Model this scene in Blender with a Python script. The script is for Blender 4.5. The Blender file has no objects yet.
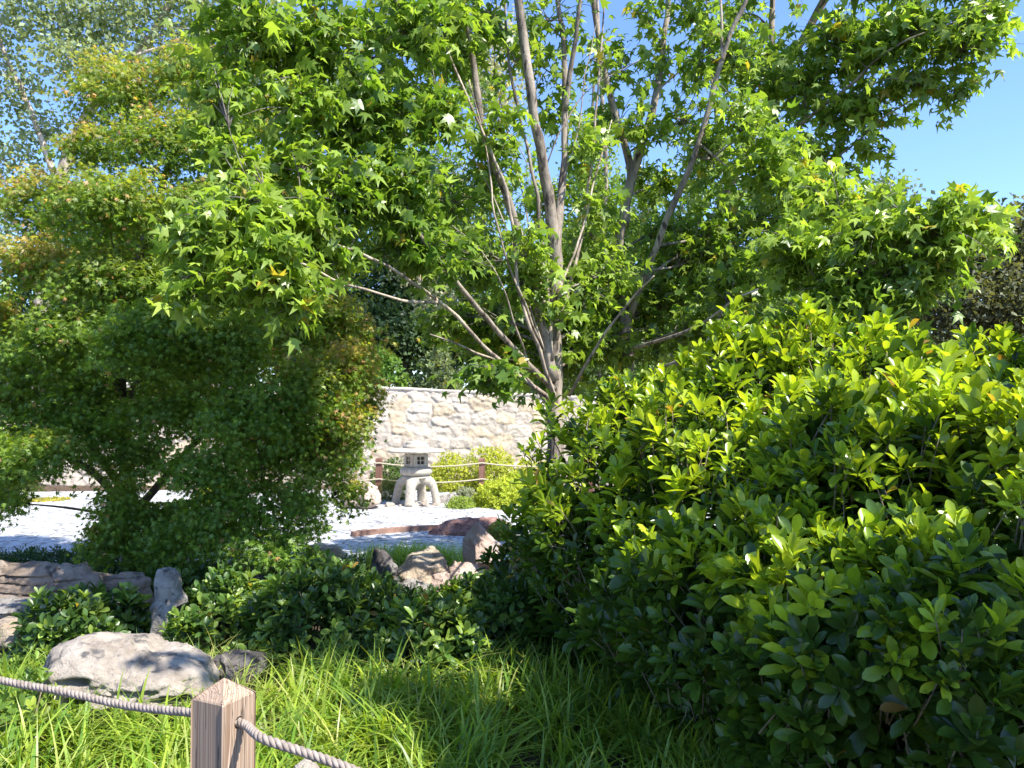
import bpy, math, random
import numpy as np
from mathutils import Vector, Matrix
random.seed(7); RNG = np.random.default_rng(11)
R = math.radians
S = bpy.context.scene; COL = S.collection

# ---------------------------------------------------------------- camera, sky, sun, exposure
F = 788.0; CAMZ = 1.6; PITCH = math.atan(21 / F)
cam_d = bpy.data.cameras.new('camera'); cam = bpy.data.objects.new('camera', cam_d); COL.objects.link(cam)
cam_d.sensor_width = 36; cam_d.lens = 36 * F / 1024; cam_d.clip_start = .05; cam_d.clip_end = 3000
cam.location = (0, 0, CAMZ); cam.rotation_euler = (R(90) + PITCH, 0, 0); S.camera = cam
SUN = Vector((.50, -.36, .82)).normalized()
w = bpy.data.worlds.new("World"); S.world = w; w.use_nodes = True
nt = w.node_tree; bg = nt.nodes['Background']; sk = nt.nodes.new('ShaderNodeTexSky')
sk.sky_type = 'NISHITA'; sk.sun_disc = False; sk.sun_elevation = math.asin(SUN.z)
sk.sun_rotation = math.atan2(SUN.x, SUN.y); sk.air_density = 1.0; sk.dust_density = .3; sk.ozone_density = 3.5
tv = nt.nodes.new('ShaderNodeVectorMath'); tv.operation = 'MULTIPLY'; tv.inputs[1].default_value = (.78, .87, 1.10)
nt.links.new(sk.outputs[0], tv.inputs[0]); nt.links.new(tv.outputs[0], bg.inputs[0]); bg.inputs[1].default_value = .145
sl = bpy.data.lights.new('sun', 'SUN'); sl.energy = 5.0; sl.angle = R(.55); sl.color = (1, .955, .88)
so = bpy.data.objects.new('sun', sl); COL.objects.link(so); so.rotation_euler = SUN.to_track_quat('Z', 'Y').to_euler()
S.view_settings.view_transform = 'Standard'; S.view_settings.look = 'None'
S.view_settings.exposure = 1.2; S.view_settings.gamma = 1
S.cycles.max_bounces = 8; S.cycles.transparent_max_bounces = 8

def P(px, py, d):                       # world point seen at a photo position, d metres in front
    x = (px - 512) / F; z = -(py - 384) / F
    cy = math.cos(PITCH) - z * math.sin(PITCH); cz = math.sin(PITCH) + z * math.cos(PITCH)
    return np.array((x * d / cy, d, CAMZ + cz * d / cy))

# ---------------------------------------------------------------- helpers
def tag(o, label=None, cat=None, group=None, kind=None):
    for k, v in (('label', label), ('category', cat), ('group', group), ('kind', kind)):
        if v: o[k] = v
    return o
def thing(name, loc, label, cat, group=None):
    o = bpy.data.objects.new(name, None); COL.objects.link(o); o.location = Vector(loc); o.empty_display_size = .1
    return tag(o, label, cat, group)

class Acc:
    def __init__(s): s.v = []; s.f = []; s.c = []; s.n = 0
    def add(s, v, faces, col=(1, 1, 1)):
        v = np.asarray(v, float).reshape(-1, 3); c = np.asarray(col, float)
        if c.ndim == 1: c = np.tile(c, (len(v), 1))
        s.v.append(v); s.c.append(c)
        for f in (faces if isinstance(faces, list) else [faces]):
            s.f.append(np.asarray(f, np.int64) + s.n)
        s.n += len(v)
    def build(s, name, mat, parent=None, loc=None, smooth=True):
        v = np.concatenate(s.v); c = np.concatenate(s.c)
        org = np.array(parent_world(parent)) if parent else np.array(loc if loc is not None else (0, 0, 0), float)
        v = v - org
        me = bpy.data.meshes.new(name)
        me.vertices.add(len(v)); me.vertices.foreach_set('co', v.astype(np.float32).ravel())
        loops = np.concatenate([f.ravel() for f in s.f]).astype(np.int32)
        tot = np.concatenate([np.full(len(f), f.shape[1]) for f in s.f])
        st = np.concatenate(([0], np.cumsum(tot)[:-1])).astype(np.int32)
        me.loops.add(len(loops)); me.loops.foreach_set('vertex_index', loops)
        me.polygons.add(len(tot)); me.polygons.foreach_set('loop_start', st)
        me.polygons.foreach_set('use_smooth', np.full(len(tot), smooth))
        a = me.attributes.new('tint', 'FLOAT_COLOR', 'POINT')
        a.data.foreach_set('color', np.concatenate((c, np.ones((len(c), 1))), 1).astype(np.float32).ravel())
        me.update(calc_edges=True); me.validate()
        me.materials.append(mat)
        o = bpy.data.objects.new(name, me); COL.objects.link(o)
        if parent: o.parent = parent
        else: o.location = org
        return o
def parent_world(p):
    l = Vector(p.location)
    while p.parent: p = p.parent; l = l + p.location
    return l

def hsh(i):
    x = np.sin(i[..., 0] * 127.1 + i[..., 1] * 311.7 + i[..., 2] * 74.7) * 43758.5453
    return x - np.floor(x)
def vnoise(p):
    i = np.floor(p); f = p - i; f = f * f * (3 - 2 * f); r = 0
    for a in (0, 1):
        for b in (0, 1):
            for c in (0, 1):
                wt = (f[..., 0] if a else 1 - f[..., 0]) * (f[..., 1] if b else 1 - f[..., 1]) * (f[..., 2] if c else 1 - f[..., 2])
                r = r + wt * hsh(i + np.array((a, b, c)))
    return r * 2 - 1
def fbm(p, o=5, g=.5):
    r = 0; a = 1
    for k in range(o): r = r + a * vnoise(p * 2 ** k + k * 17.3); a *= g
    return r
def norm(a): return a / np.maximum(np.linalg.norm(a, axis=-1, keepdims=True), 1e-9)
def rdir(n): return norm(RNG.normal(size=(n, 3)))
def U(a, b, n=None): return RNG.uniform(a, b, n)

def catmull(pts, n):
    p = np.asarray(pts, float); p = np.vstack((2 * p[0] - p[1], p, 2 * p[-1] - p[-2])); out = []
    for i in range(1, len(p) - 2):
        t = np.linspace(0, 1, n, endpoint=False)[:, None]; a, b, c, d = p[i - 1], p[i], p[i + 1], p[i + 2]
        out.append(.5 * ((2 * b) + (c - a) * t + (2 * a - 5 * b + 4 * c - d) * t * t + (3 * b - a - 3 * c + d) * t ** 3))
    return np.vstack(out + [p[-2][None]])
def tube(acc, c, r, sides=7, col=(1, 1, 1), rough=0):
    c = np.asarray(c, float); n = len(c); r = np.broadcast_to(r, (n,)).astype(float)
    t = norm(np.gradient(c, axis=0)); up = np.array((0, 0, 1.)) if abs(t[0][2]) < .9 else np.array((1., 0, 0))
    u = norm(np.cross(t, up)); bad = np.linalg.norm(np.cross(t, up), axis=1) < .05
    if bad.any(): u[bad] = norm(np.cross(t[bad], np.array((.3, 1, .1))))
    for i in range(1, n):
        k = u[i - 1] - t[i] * np.dot(u[i - 1], t[i]); u[i] = k / max(np.linalg.norm(k), 1e-9)
    vv = np.cross(t, u); a = np.linspace(0, 2 * math.pi, sides, endpoint=False)
    ring = u[:, None] * np.cos(a)[None, :, None] + vv[:, None] * np.sin(a)[None, :, None]
    rr = np.tile(r[:, None], (1, sides))
    if rough: rr = rr * (1 + rough * fbm((c[:, None] + ring * r[:, None, None]) * 14, 3))
    v = (c[:, None] + ring * rr[..., None]).reshape(-1, 3)
    i, j = np.meshgrid(np.arange(n - 1), np.arange(sides), indexing='ij'); j2 = (j + 1) % sides
    q = np.stack((i * sides + j, i * sides + j2, (i + 1) * sides + j2, (i + 1) * sides + j), -1).reshape(-1, 4)
    k = len(v); v = np.vstack((v, c[0], c[-1])); js = np.arange(sides)
    acc.add(v, [q, np.stack((np.full(sides, k), (js + 1) % sides, js), 1),
                np.stack((np.full(sides, k + 1), (n - 1) * sides + js, (n - 1) * sides + (js + 1) % sides), 1)], col)

# leaf templates: x = width, y = along the blade, z = normal; unit length
def strip_leaf(stations, fold=.25, curl=.25):
    v = [(0, 0, 0)]
    for y, wd in stations:
        z = -curl * y * y
        v += [(-wd, y, z + fold * wd), (0, y, z), (wd, y, z + fold * wd)]
    v.append((0, 1, -curl)); q = []; t = [(0, 2, 1), (0, 3, 2)]
    for i in range(len(stations) - 1):
        a = 1 + 3 * i; q += [(a, a + 1, a + 4, a + 3), (a + 1, a + 2, a + 5, a + 4)]
    a = 1 + 3 * (len(stations) - 1); k = len(v) - 1; t += [(a, a + 1, k), (a + 1, a + 2, k)]
    return np.array(v, float), [np.array(t), np.array(q)]
OBOV = strip_leaf([(.22, .09), (.5, .19), (.78, .2), (.93, .11)], .45, .16)
LANC = strip_leaf([(.3, .13), (.65, .14)], .3, .3)
OVAL = (np.array([(0, 0, 0), (-.32, .45, .08), (0, .5, -.02), (.32, .45, .08), (0, 1, -.1)]), [np.array([(0, 2, 1), (0, 3, 2), (1, 2, 4), (2, 3, 4)])])
def star(lobes, inner, droop=.3):
    v = [(0, .28, 0)]; n = len(lobes)
    o = [(0, 0, 0)]
    for i, (a, l) in enumerate(lobes):
        if i: o.append(None)
        o.append((math.sin(R(a)) * l, .28 + math.cos(R(a)) * l, -droop * l * l))
    for i in range(len(o)):
        if o[i] is None:
            a = (lobes[(i // 2) - 1][0] + lobes[i // 2][0]) / 2
            o[i] = (math.sin(R(a)) * inner, .28 + math.cos(R(a)) * inner, .02)
    v += o; m = len(o)
    return np.array(v, float), [np.array([(0, 1 + i, 1 + (i + 1) % m) for i in range(m)])]
SWEET = star([(-125, .44), (-64, .64), (0, .76), (64, .64), (125, .44)], .27, .55)
ACER = star([(-115, .45), (-55, .62), (0, .72), (55, .62), (115, .45)], .17, .3)

def leaves(acc, tmpl, pos, fwd, nrm, size, col, wid=None):
    V, FF = tmpl; n = len(pos); fwd = norm(fwd)
    side = norm(np.cross(fwd, nrm)); nn = np.cross(side, fwd); size = np.broadcast_to(size, (n,))
    sx = size if wid is None else size * wid
    fl = U(.5, 1.6, n)
    v = pos[:, None] + V[None, :, 0:1] * sx[:, None, None] * side[:, None] + V[None, :, 1:2] * size[:, None, None] * fwd[:, None] \
        + V[None, :, 2:3] * (size * fl)[:, None, None] * nn[:, None]
    off = (np.arange(n) * len(V))[:, None, None]
    acc.add(v.reshape(-1, 3), [(f[None] + off).reshape(-1, f.shape[1]) for f in FF], np.repeat(col, len(V), 0))
def mixcol(n, a, b, t=None, jit=.18):
    a = np.array(a); b = np.array(b); t = U(0, 1, n) if t is None else t
    return (a + (b - a) * np.asarray(t)[:, None]) * (1 + U(-jit, jit, n))[:, None]

# ---------------------------------------------------------------- materials
def mat(name):
    m = bpy.data.materials.new(name); m.use_nodes = True; t = m.node_tree
    return m, t, t.nodes['Principled BSDF'], t.nodes['Material Output']
def N(t, k, **kw):
    n = t.nodes.new(k)
    for a, b in kw.items(): setattr(n, a, b)
    return n
def leaf_mat(name, trans=.4, rough=.42, spec=.5, tcol=(1.35, 1.25, .45)):
    m, t, b, out = mat(name)
    at = N(t, 'ShaderNodeAttribute', attribute_name='tint')
    nz = N(t, 'ShaderNodeTexNoise'); nz.inputs['Scale'].default_value = 60; nz.inputs['Detail'].default_value = 2
    geo = N(t, 'ShaderNodeNewGeometry'); t.links.new(geo.outputs['Position'], nz.inputs['Vector'])
    mr = N(t, 'ShaderNodeMapRange'); mr.inputs['To Min'].default_value = .78; mr.inputs['To Max'].default_value = 1.22
    t.links.new(nz.outputs['Fac'], mr.inputs['Value'])
    vm = N(t, 'ShaderNodeVectorMath', operation='SCALE'); t.links.new(at.outputs['Color'], vm.inputs[0]); t.links.new(mr.outputs[0], vm.inputs['Scale'])
    t.links.new(vm.outputs[0], b.inputs['Base Color'])
    b.inputs['Roughness'].default_value = rough; b.inputs['Specular IOR Level'].default_value = spec
    tr = N(t, 'ShaderNodeBsdfTranslucent'); v2 = N(t, 'ShaderNodeVectorMath', operation='MULTIPLY')
    t.links.new(vm.outputs[0], v2.inputs[0]); v2.inputs[1].default_value = [c * 1.5 for c in tcol]
    t.links.new(v2.outputs[0], tr.inputs['Color'])
    mx = N(t, 'ShaderNodeMixShader'); mx.inputs[0].default_value = trans
    t.links.new(b.outputs[0], mx.inputs[1]); t.links.new(tr.outputs[0], mx.inputs[2]); t.links.new(mx.outputs[0], out.inputs[0])
    return m
def noise_mat(name, c1, c2, scale=6, rough=.85, bump=.3, bscale=40, c3=None, stretch=(1, 1, 1), use_tint=False, detail=8, bdist=.02):
    m, t, b, out = mat(name)
    tc = N(t, 'ShaderNodeNewGeometry'); mp = N(t, 'ShaderNodeMapping'); mp.inputs['Scale'].default_value = stretch
    t.links.new(tc.outputs['Position'], mp.inputs['Vector'])
    n1 = N(t, 'ShaderNodeTexNoise'); n1.inputs['Scale'].default_value = scale; n1.inputs['Detail'].default_value = detail; n1.inputs['Roughness'].default_value = .65
    t.links.new(mp.outputs[0], n1.inputs['Vector'])
    cr = N(t, 'ShaderNodeValToRGB'); e = cr.color_ramp.elements
    e[0].position = .36; e[0].color = (*c1, 1); e[1].position = .64; e[1].color = (*c2, 1)
    t.links.new(n1.outputs['Fac'], cr.inputs[0]); last = cr.outputs[0]
    if c3:
        n3 = N(t, 'ShaderNodeTexNoise'); n3.inputs['Scale'].default_value = scale * 2.7; n3.inputs['Detail'].default_value = 5
        t.links.new(mp.outputs[0], n3.inputs['Vector']); r3 = N(t, 'ShaderNodeMapRange'); r3.inputs['From Min'].default_value = .56; r3.inputs['From Max'].default_value = .66
        t.links.new(n3.outputs['Fac'], r3.inputs['Value'])
        mx = N(t, 'ShaderNodeMixRGB'); t.links.new(r3.outputs[0], mx.inputs[0]); t.links.new(last, mx.inputs[1]); mx.inputs[2].default_value = (*c3, 1); last = mx.outputs[0]
    if use_tint:
        at = N(t, 'ShaderNodeAttribute', attribute_name='tint'); mx = N(t, 'ShaderNodeMixRGB', blend_type='MULTIPLY'); mx.inputs[0].default_value = 1
        t.links.new(last, mx.inputs[1]); t.links.new(at.outputs['Color'], mx.inputs[2]); last = mx.outputs[0]
    t.links.new(last, b.inputs['Base Color']); b.inputs['Roughness'].default_value = rough; b.inputs['Specular IOR Level'].default_value = .25
    nb = N(t, 'ShaderNodeTexNoise'); nb.inputs['Scale'].default_value = bscale; nb.inputs['Detail'].default_value = 7; nb.inputs['Roughness'].default_value = .7
    t.links.new(mp.outputs[0], nb.inputs['Vector'])
    bp = N(t, 'ShaderNodeBump'); bp.inputs['Strength'].default_value = bump; bp.inputs['Distance'].default_value = bdist
    t.links.new(nb.outputs['Fac'], bp.inputs['Height']); t.links.new(bp.outputs[0], b.inputs['Normal'])
    return m
M_soil = noise_mat('mulch', (.035, .024, .016), (.11, .075, .05), 14, .95, .8, 55, c3=(.16, .12, .07))
M_bark = noise_mat('grey_bark', (.10, .085, .07), (.30, .265, .22), 9, .9, .7, 30, c3=(.055, .045, .04), stretch=(1, 1, .35), use_tint=True)
M_twig = noise_mat('twig_bark', (.12, .095, .06), (.26, .21, .14), 20, .85, .3, 60, use_tint=True)
M_mbark = noise_mat('maple_bark', (.06, .045, .035), (.17, .13, .10), 12, .9, .6, 40, stretch=(1, 1, .3))
M_sweet = leaf_mat('sweetgum_leaf', .44, .38, .5, (1.2, 1.22, .5))
M_acer = leaf_mat('maple_leaf', .46, .45, .4)
M_laurel = leaf_mat('glossy_leaf', .38, .27, .48)
M_shrub = leaf_mat('shrub_leaf', .34, .36, .5)
M_grass = leaf_mat('grass_blade', .42, .4, .45, (1.25, 1.2, .4))
M_far = leaf_mat('far_leaf', .35, .55, .3)
def rock_mat(name, a, b, c=None, s=5): return noise_mat(name, a, b, s, .92, 1.0, 34, c3=c, use_tint=False, bdist=.035)
M_rock_warm = rock_mat('warm_rock', (.29, .24, .19), (.54, .47, .39), (.14, .13, .12))
M_rock_grey = rock_mat('grey_rock', (.17, .155, .135), (.42, .39, .35), (.09, .085, .08), 7)
M_rock_tan = rock_mat('tan_rock', (.34, .26, .18), (.56, .46, .34), (.2, .17, .14))
M_rock_pink = rock_mat('pink_rock', (.42, .29, .22), (.62, .50, .42), (.33, .26, .21))
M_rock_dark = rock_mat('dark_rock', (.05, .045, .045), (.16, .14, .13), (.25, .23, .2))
M_rock_red = rock_mat('red_rock', (.30, .14, .11), (.46, .28, .23), (.2, .1, .08), 9)
M_rock_brown = rock_mat('brown_rock', (.20, .15, .11), (.42, .34, .27), (.11, .09, .075), 4)
M_granite = noise_mat('lantern_granite', (.36, .315, .25), (.52, .46, .375), 22, .8, .4, 60, c3=(.3, .28, .24))
M_darkst = noise_mat('window_recess', (.05, .045, .04), (.10, .09, .08), 12)
M_rope = noise_mat('hemp_rope', (.19, .155, .125), (.36, .30, .25), 60, .9, .5, 300, stretch=(1, 1, 1), bdist=.002)
M_rope_far = noise_mat('pale_rope', (.35, .3, .2), (.5, .44, .32), 30, .9, .2, 80)
M_fpost = noise_mat('brown_timber', (.13, .06, .04), (.26, .14, .10), 10, .85, .4, 40, stretch=(1, 1, .2))
M_edge = noise_mat('rusty_edging', (.2, .11, .08), (.33, .21, .16), 8, .85, .3, 40)
M_wall = noise_mat('wall_stone', (.54, .465, .38), (.70, .62, .52), 4, .9, .4, 30, c3=(.56, .47, .37), use_tint=True, bdist=.03)
M_cope = noise_mat('wall_coping', (.5, .43, .34), (.68, .6, .5), 4, .9, .4, 30)

def gravel_mat():
    m, t, b, out = mat('white_gravel'); g = N(t, 'ShaderNodeNewGeometry')
    vo = N(t, 'ShaderNodeTexVoronoi'); vo.inputs['Scale'].default_value = 17; t.links.new(g.outputs['Position'], vo.inputs['Vector'])
    sp = N(t, 'ShaderNodeSeparateColor'); t.links.new(vo.outputs['Color'], sp.inputs[0])
    cr = N(t, 'ShaderNodeValToRGB'); e = cr.color_ramp.elements; e[0].color = (.16, .155, .15, 1); e[1].color = (.54, .54, .53, 1); e[1].position = .55
    t.links.new(sp.outputs[0], cr.inputs[0]); t.links.new(cr.outputs[0], b.inputs['Base Color']); b.inputs['Roughness'].default_value = .8
    bp = N(t, 'ShaderNodeBump'); bp.invert = True; bp.inputs['Strength'].default_value = 1; bp.inputs['Distance'].default_value = .045
    t.links.new(vo.outputs['Distance'], bp.inputs['Height']); t.links.new(bp.outputs[0], b.inputs['Normal']); return m
M_gravel = gravel_mat()
def wood_mat():
    m, t, b, out = mat('weathered_pine'); tc = N(t, 'ShaderNodeTexCoord')
    mp = N(t, 'ShaderNodeMapping'); mp.inputs['Location'].default_value = (.055, .03, 0); mp.inputs['Scale'].default_value = (1, 1, .05); t.links.new(tc.outputs['Object'], mp.inputs['Vector'])
    nz = N(t, 'ShaderNodeTexNoise'); nz.inputs['Scale'].default_value = 14; nz.inputs['Detail'].default_value = 3; t.links.new(mp.outputs[0], nz.inputs['Vector'])
    sc = N(t, 'ShaderNodeVectorMath', operation='SCALE'); sc.inputs['Scale'].default_value = .035; t.links.new(nz.outputs['Color'], sc.inputs[0])
    ad = N(t, 'ShaderNodeVectorMath', operation='ADD'); t.links.new(mp.outputs[0], ad.inputs[0]); t.links.new(sc.outputs[0], ad.inputs[1])
    wv = N(t, 'ShaderNodeTexWave', wave_type='RINGS', rings_direction='Z'); wv.inputs['Scale'].default_value = 34; wv.inputs['Distortion'].default_value = .6; wv.inputs['Detail'].default_value = 2
    t.links.new(ad.outputs[0], wv.inputs['Vector'])
    cr = N(t, 'ShaderNodeValToRGB'); e = cr.color_ramp.elements; e[0].color = (.36, .27, .19, 1); e[1].color = (.48, .38, .29, 1); e[0].position = .1
    x = e.new(.97); x.color = (.22, .14, .09, 1)
    t.links.new(wv.outputs['Fac'], cr.inputs[0])
    n2 = N(t, 'ShaderNodeTexNoise'); n2.inputs['Scale'].default_value = 9; n2.inputs['Detail'].default_value = 6; mp2 = N(t, 'ShaderNodeMapping'); mp2.inputs['Scale'].default_value = (6, 6, .6)
    t.links.new(tc.outputs['Object'], mp2.inputs['Vector']); t.links.new(mp2.outputs[0], n2.inputs['Vector'])
    mr = N(t, 'ShaderNodeMapRange'); mr.inputs['To Min'].default_value = .7; mr.inputs['To Max'].default_value = 1.25; t.links.new(n2.outputs['Fac'], mr.inputs['Value'])
    vm = N(t, 'ShaderNodeVectorMath', operation='SCALE'); t.links.new(cr.outputs[0], vm.inputs[0]); t.links.new(mr.outputs[0], vm.inputs['Scale'])
    n4 = N(t, 'ShaderNodeTexNoise'); n4.inputs['Scale'].default_value = 1; n4.inputs['Detail'].default_value = 3; mp4 = N(t, 'ShaderNodeMapping'); mp4.inputs['Scale'].default_value = (42, 42, 2.2)
    t.links.new(tc.outputs['Object'], mp4.inputs['Vector']); t.links.new(mp4.outputs[0], n4.inputs['Vector'])
    ma = N(t, 'ShaderNodeMath', operation='SUBTRACT'); t.links.new(n4.outputs['Fac'], ma.inputs[0]); ma.inputs[1].default_value = .55
    mb = N(t, 'ShaderNodeMath', operation='ABSOLUTE'); t.links.new(ma.outputs[0], mb.inputs[0])
    mc = N(t, 'ShaderNodeMapRange'); mc.inputs['From Min'].default_value = .003; mc.inputs['From Max'].default_value = .012; mc.inputs['To Min'].default_value = .35; t.links.new(mb.outputs[0], mc.inputs['Value'])
    vm5 = N(t, 'ShaderNodeVectorMath', operation='SCALE'); t.links.new(vm.outputs[0], vm5.inputs[0]); t.links.new(mc.outputs[0], vm5.inputs['Scale']); vm = vm5
    t.links.new(vm.outputs[0], b.inputs['Base Color']); b.inputs['Roughness'].default_value = .75; b.inputs['Specular IOR Level'].default_value = .25
    bp = N(t, 'ShaderNodeBump'); bp.inputs['Strength'].default_value = .35; bp.inputs['Distance'].default_value = .002
    t.links.new(n2.outputs['Fac'], bp.inputs['Height']); t.links.new(bp.outputs[0], b.inputs['Normal']); return m
M_wood = wood_mat()

# ---------------------------------------------------------------- the ground and the gravel court
def gh(x, y):                            # terrain height
    x = np.asarray(x, float); y = np.asarray(y, float)
    p = np.stack((x * .8, y * .8, np.zeros_like(x)), -1)
    h = .03 * vnoise(p) + .13 * np.exp(-((x + 3.3) / 1.8) ** 2 - ((y - 7) / 1.1) ** 2) + .10 * np.exp(-((x + .5) / 1.5) ** 2 - ((y - 5.6) / 1.0) ** 2)
    bed = 1 / (1 + np.exp((y - 8.0) * 4))
    return h * bed - .03 * (1 - bed)
def grid(xs, ys):
    X, Y = np.meshgrid(xs, ys, indexing='ij'); n, m = X.shape
    i, j = np.meshgrid(np.arange(n - 1), np.arange(m - 1), indexing='ij')
    return X, Y, np.stack((i * m + j, (i + 1) * m + j, (i + 1) * m + j + 1, i * m + j + 1), -1).reshape(-1, 4)
xs = np.unique(np.concatenate((np.linspace(-400, -10, 12), np.linspace(-10, 6, 130), np.linspace(6, 400, 12))))
ys = np.unique(np.concatenate((np.linspace(-60, .5, 6), np.linspace(.5, 14, 120), np.linspace(14, 900, 16))))
X, Y, q = grid(xs, ys); a = Acc()
Z = gh(X, Y) + np.where((np.abs(X + 2) < 8) & (Y < 14), .012 * fbm(np.stack((X * 9, Y * 9, X * 0), -1), 3), 0)
a.add(np.stack((X, Y, Z), -1), q); tag(a.build('ground', M_soil), kind='structure')

a = Acc(); th = np.linspace(0, 2 * math.pi, 120, endpoint=False); rr = np.linspace(0, 1, 14)
ring = []
for r_ in rr:
    k = 1 + .03 * np.sin(th * 5) + .02 * np.sin(th * 9 + 1)
    x = -4.6 + 6.8 * r_ * k * np.sign(np.cos(th)) * np.abs(np.cos(th)) ** .7 * 1.15
    y = 11.3 + 3.4 * r_ * k * np.sign(np.sin(th)) * np.abs(np.sin(th)) ** .7
    ring.append(np.stack((x, y, np.full_like(x, .015)), -1))
v = np.vstack(ring); i, j = np.meshgrid(np.arange(13), np.arange(120), indexing='ij'); j2 = (j + 1) % 120
a.add(v, np.stack((i * 120 + j, (i + 1) * 120 + j, (i + 1) * 120 + j2, i * 120 + j2), -1)[1:].reshape(-1, 4))
a.add(v[:240], np.stack((np.zeros(120, int), 120 + np.arange(120), 120 + (np.arange(120) + 1) % 120), 1))
tag(a.build('gravel_court', M_gravel), kind='structure')

# ---------------------------------------------------------------- rubble stone wall behind the garden
def build_wall():
    x0, x1 = -15.0, 6.0; yw = 16.0
    xs = np.arange(x0, x1, .022); zs = np.linspace(-.1, 1, 96)
    X, Zu, q = grid(xs, zs); top = 1.95 - .012 * (X + 3) ; top = np.where(X > -3, 1.95 - .05 * (X + 3), top); Zz = Zu * top
    # rubble: jittered seeds, wider than tall
    sx, sz = .42, .24; gx = np.floor(X / sx); gz = np.floor(Zz / sz)
    wx = X + .05 * fbm(np.stack((X * 3, Zz * 3, X * 0), -1), 3); wz = Zz + .035 * fbm(np.stack((X * 3, Zz * 3, X * 0 + 9), -1), 3)
    f1 = np.full(X.shape, 9.); f2 = f1.copy(); cid = np.zeros(X.shape)
    for a_ in (-1, 0, 1):
        for b_ in (-1, 0, 1):
            cx, cz = np.floor(wx / sx) + a_, np.floor(wz / sz) + b_
            h1 = hsh(np.stack((cx, cz, cx * 0), -1)); h2 = hsh(np.stack((cx, cz, cx * 0 + 5), -1))
            px, pz = (cx + .15 + .7 * h1), (cz + .15 + .7 * h2)
            d = np.maximum(np.abs(px - wx / sx), np.abs(pz - wz / sz)) * .6 + .4 * np.hypot(px - wx / sx, pz - wz / sz)
            m1 = d < f1; f2 = np.where(m1, f1, np.minimum(f2, d)); cid = np.where(m1, hsh(np.stack((cx, cz, cx * 0 + 2), -1)), cid); f1 = np.where(m1, d, f1)
    e = np.clip((f2 - f1) / .22, 0, 1); e = e * e * (3 - 2 * e)
    pr = .013 * e * (.3 + .9 * cid) + .014 * fbm(np.stack((X * 7, Zz * 7, cid * 9), -1), 5, .65) * (.5 + .5 * e)
    tl = (cid * 7.3) % 1 - .5; pr = pr + tl * .03 * (f1) * e
    t1 = np.array((1.0, .97, .93)); t2 = np.array((1.0, .91, .76)); k = ((cid * 13.7) % 1)[..., None]
    col = np.where(k > .8, t2, t1) * (.86 + .22 * ((cid * 5.1) % 1))[..., None]; col = col * (.84 + .16 * np.clip(e * 2.2, 0, 1)[..., None])
    root = thing('stone_wall', (0, yw, 0), 'long pale cream rubble stone wall closing the back of the gravel garden', 'wall')
    a = Acc(); a.add(np.stack((X, yw - pr, Zz), -1), q[:, ::1], np.clip(col, 0, 1.1).reshape(-1, 3)); a.build('rubble_face', M_wall, root)
    b = Acc(); n = 60; cx = np.linspace(x0, x1, n); ct = np.where(cx > -3, 1.95 - .05 * (cx + 3), 1.95 - .012 * (cx + 3))
    prof = [(-.018, -.01), (-.026, .02), (-.015, .045), (.36, .055), (.37, -.02)]
    v = np.array([[(x_, yw + p[0] + .008 * math.sin(x_ * 9), z_ + p[1] + .006 * math.sin(x_ * 5.3)) for p in prof] for x_, z_ in zip(cx, ct)]).reshape(-1, 3)
    i, j = np.meshgrid(np.arange(n - 1), np.arange(5), indexing='ij'); j2 = (j + 1) % 5
    b.add(v, np.stack((i * 5 + j, i * 5 + j2, (i + 1) * 5 + j2, (i + 1) * 5 + j), -1).reshape(-1, 4)); b.build('coping', M_cope, root, smooth=False)
    c = Acc(); v = [(x0, yw + .06, -.1), (x1, yw + .06, -.1), (x1, yw + .33, -.1), (x0, yw + .33, -.1), (x0, yw + .06, ct[0] - .03), (x1, yw + .06, ct[-1] - .03), (x1, yw + .33, ct[-1] - .03), (x0, yw + .33, ct[0] - .03)]
    c.add(v, np.array([(0, 3, 2, 1), (4, 5, 6, 7), (2, 3, 7, 6), (0, 4, 7, 3), (1, 2, 6, 5)])); c.build('wall_back', M_cope, root, smooth=False)
build_wall()

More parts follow.
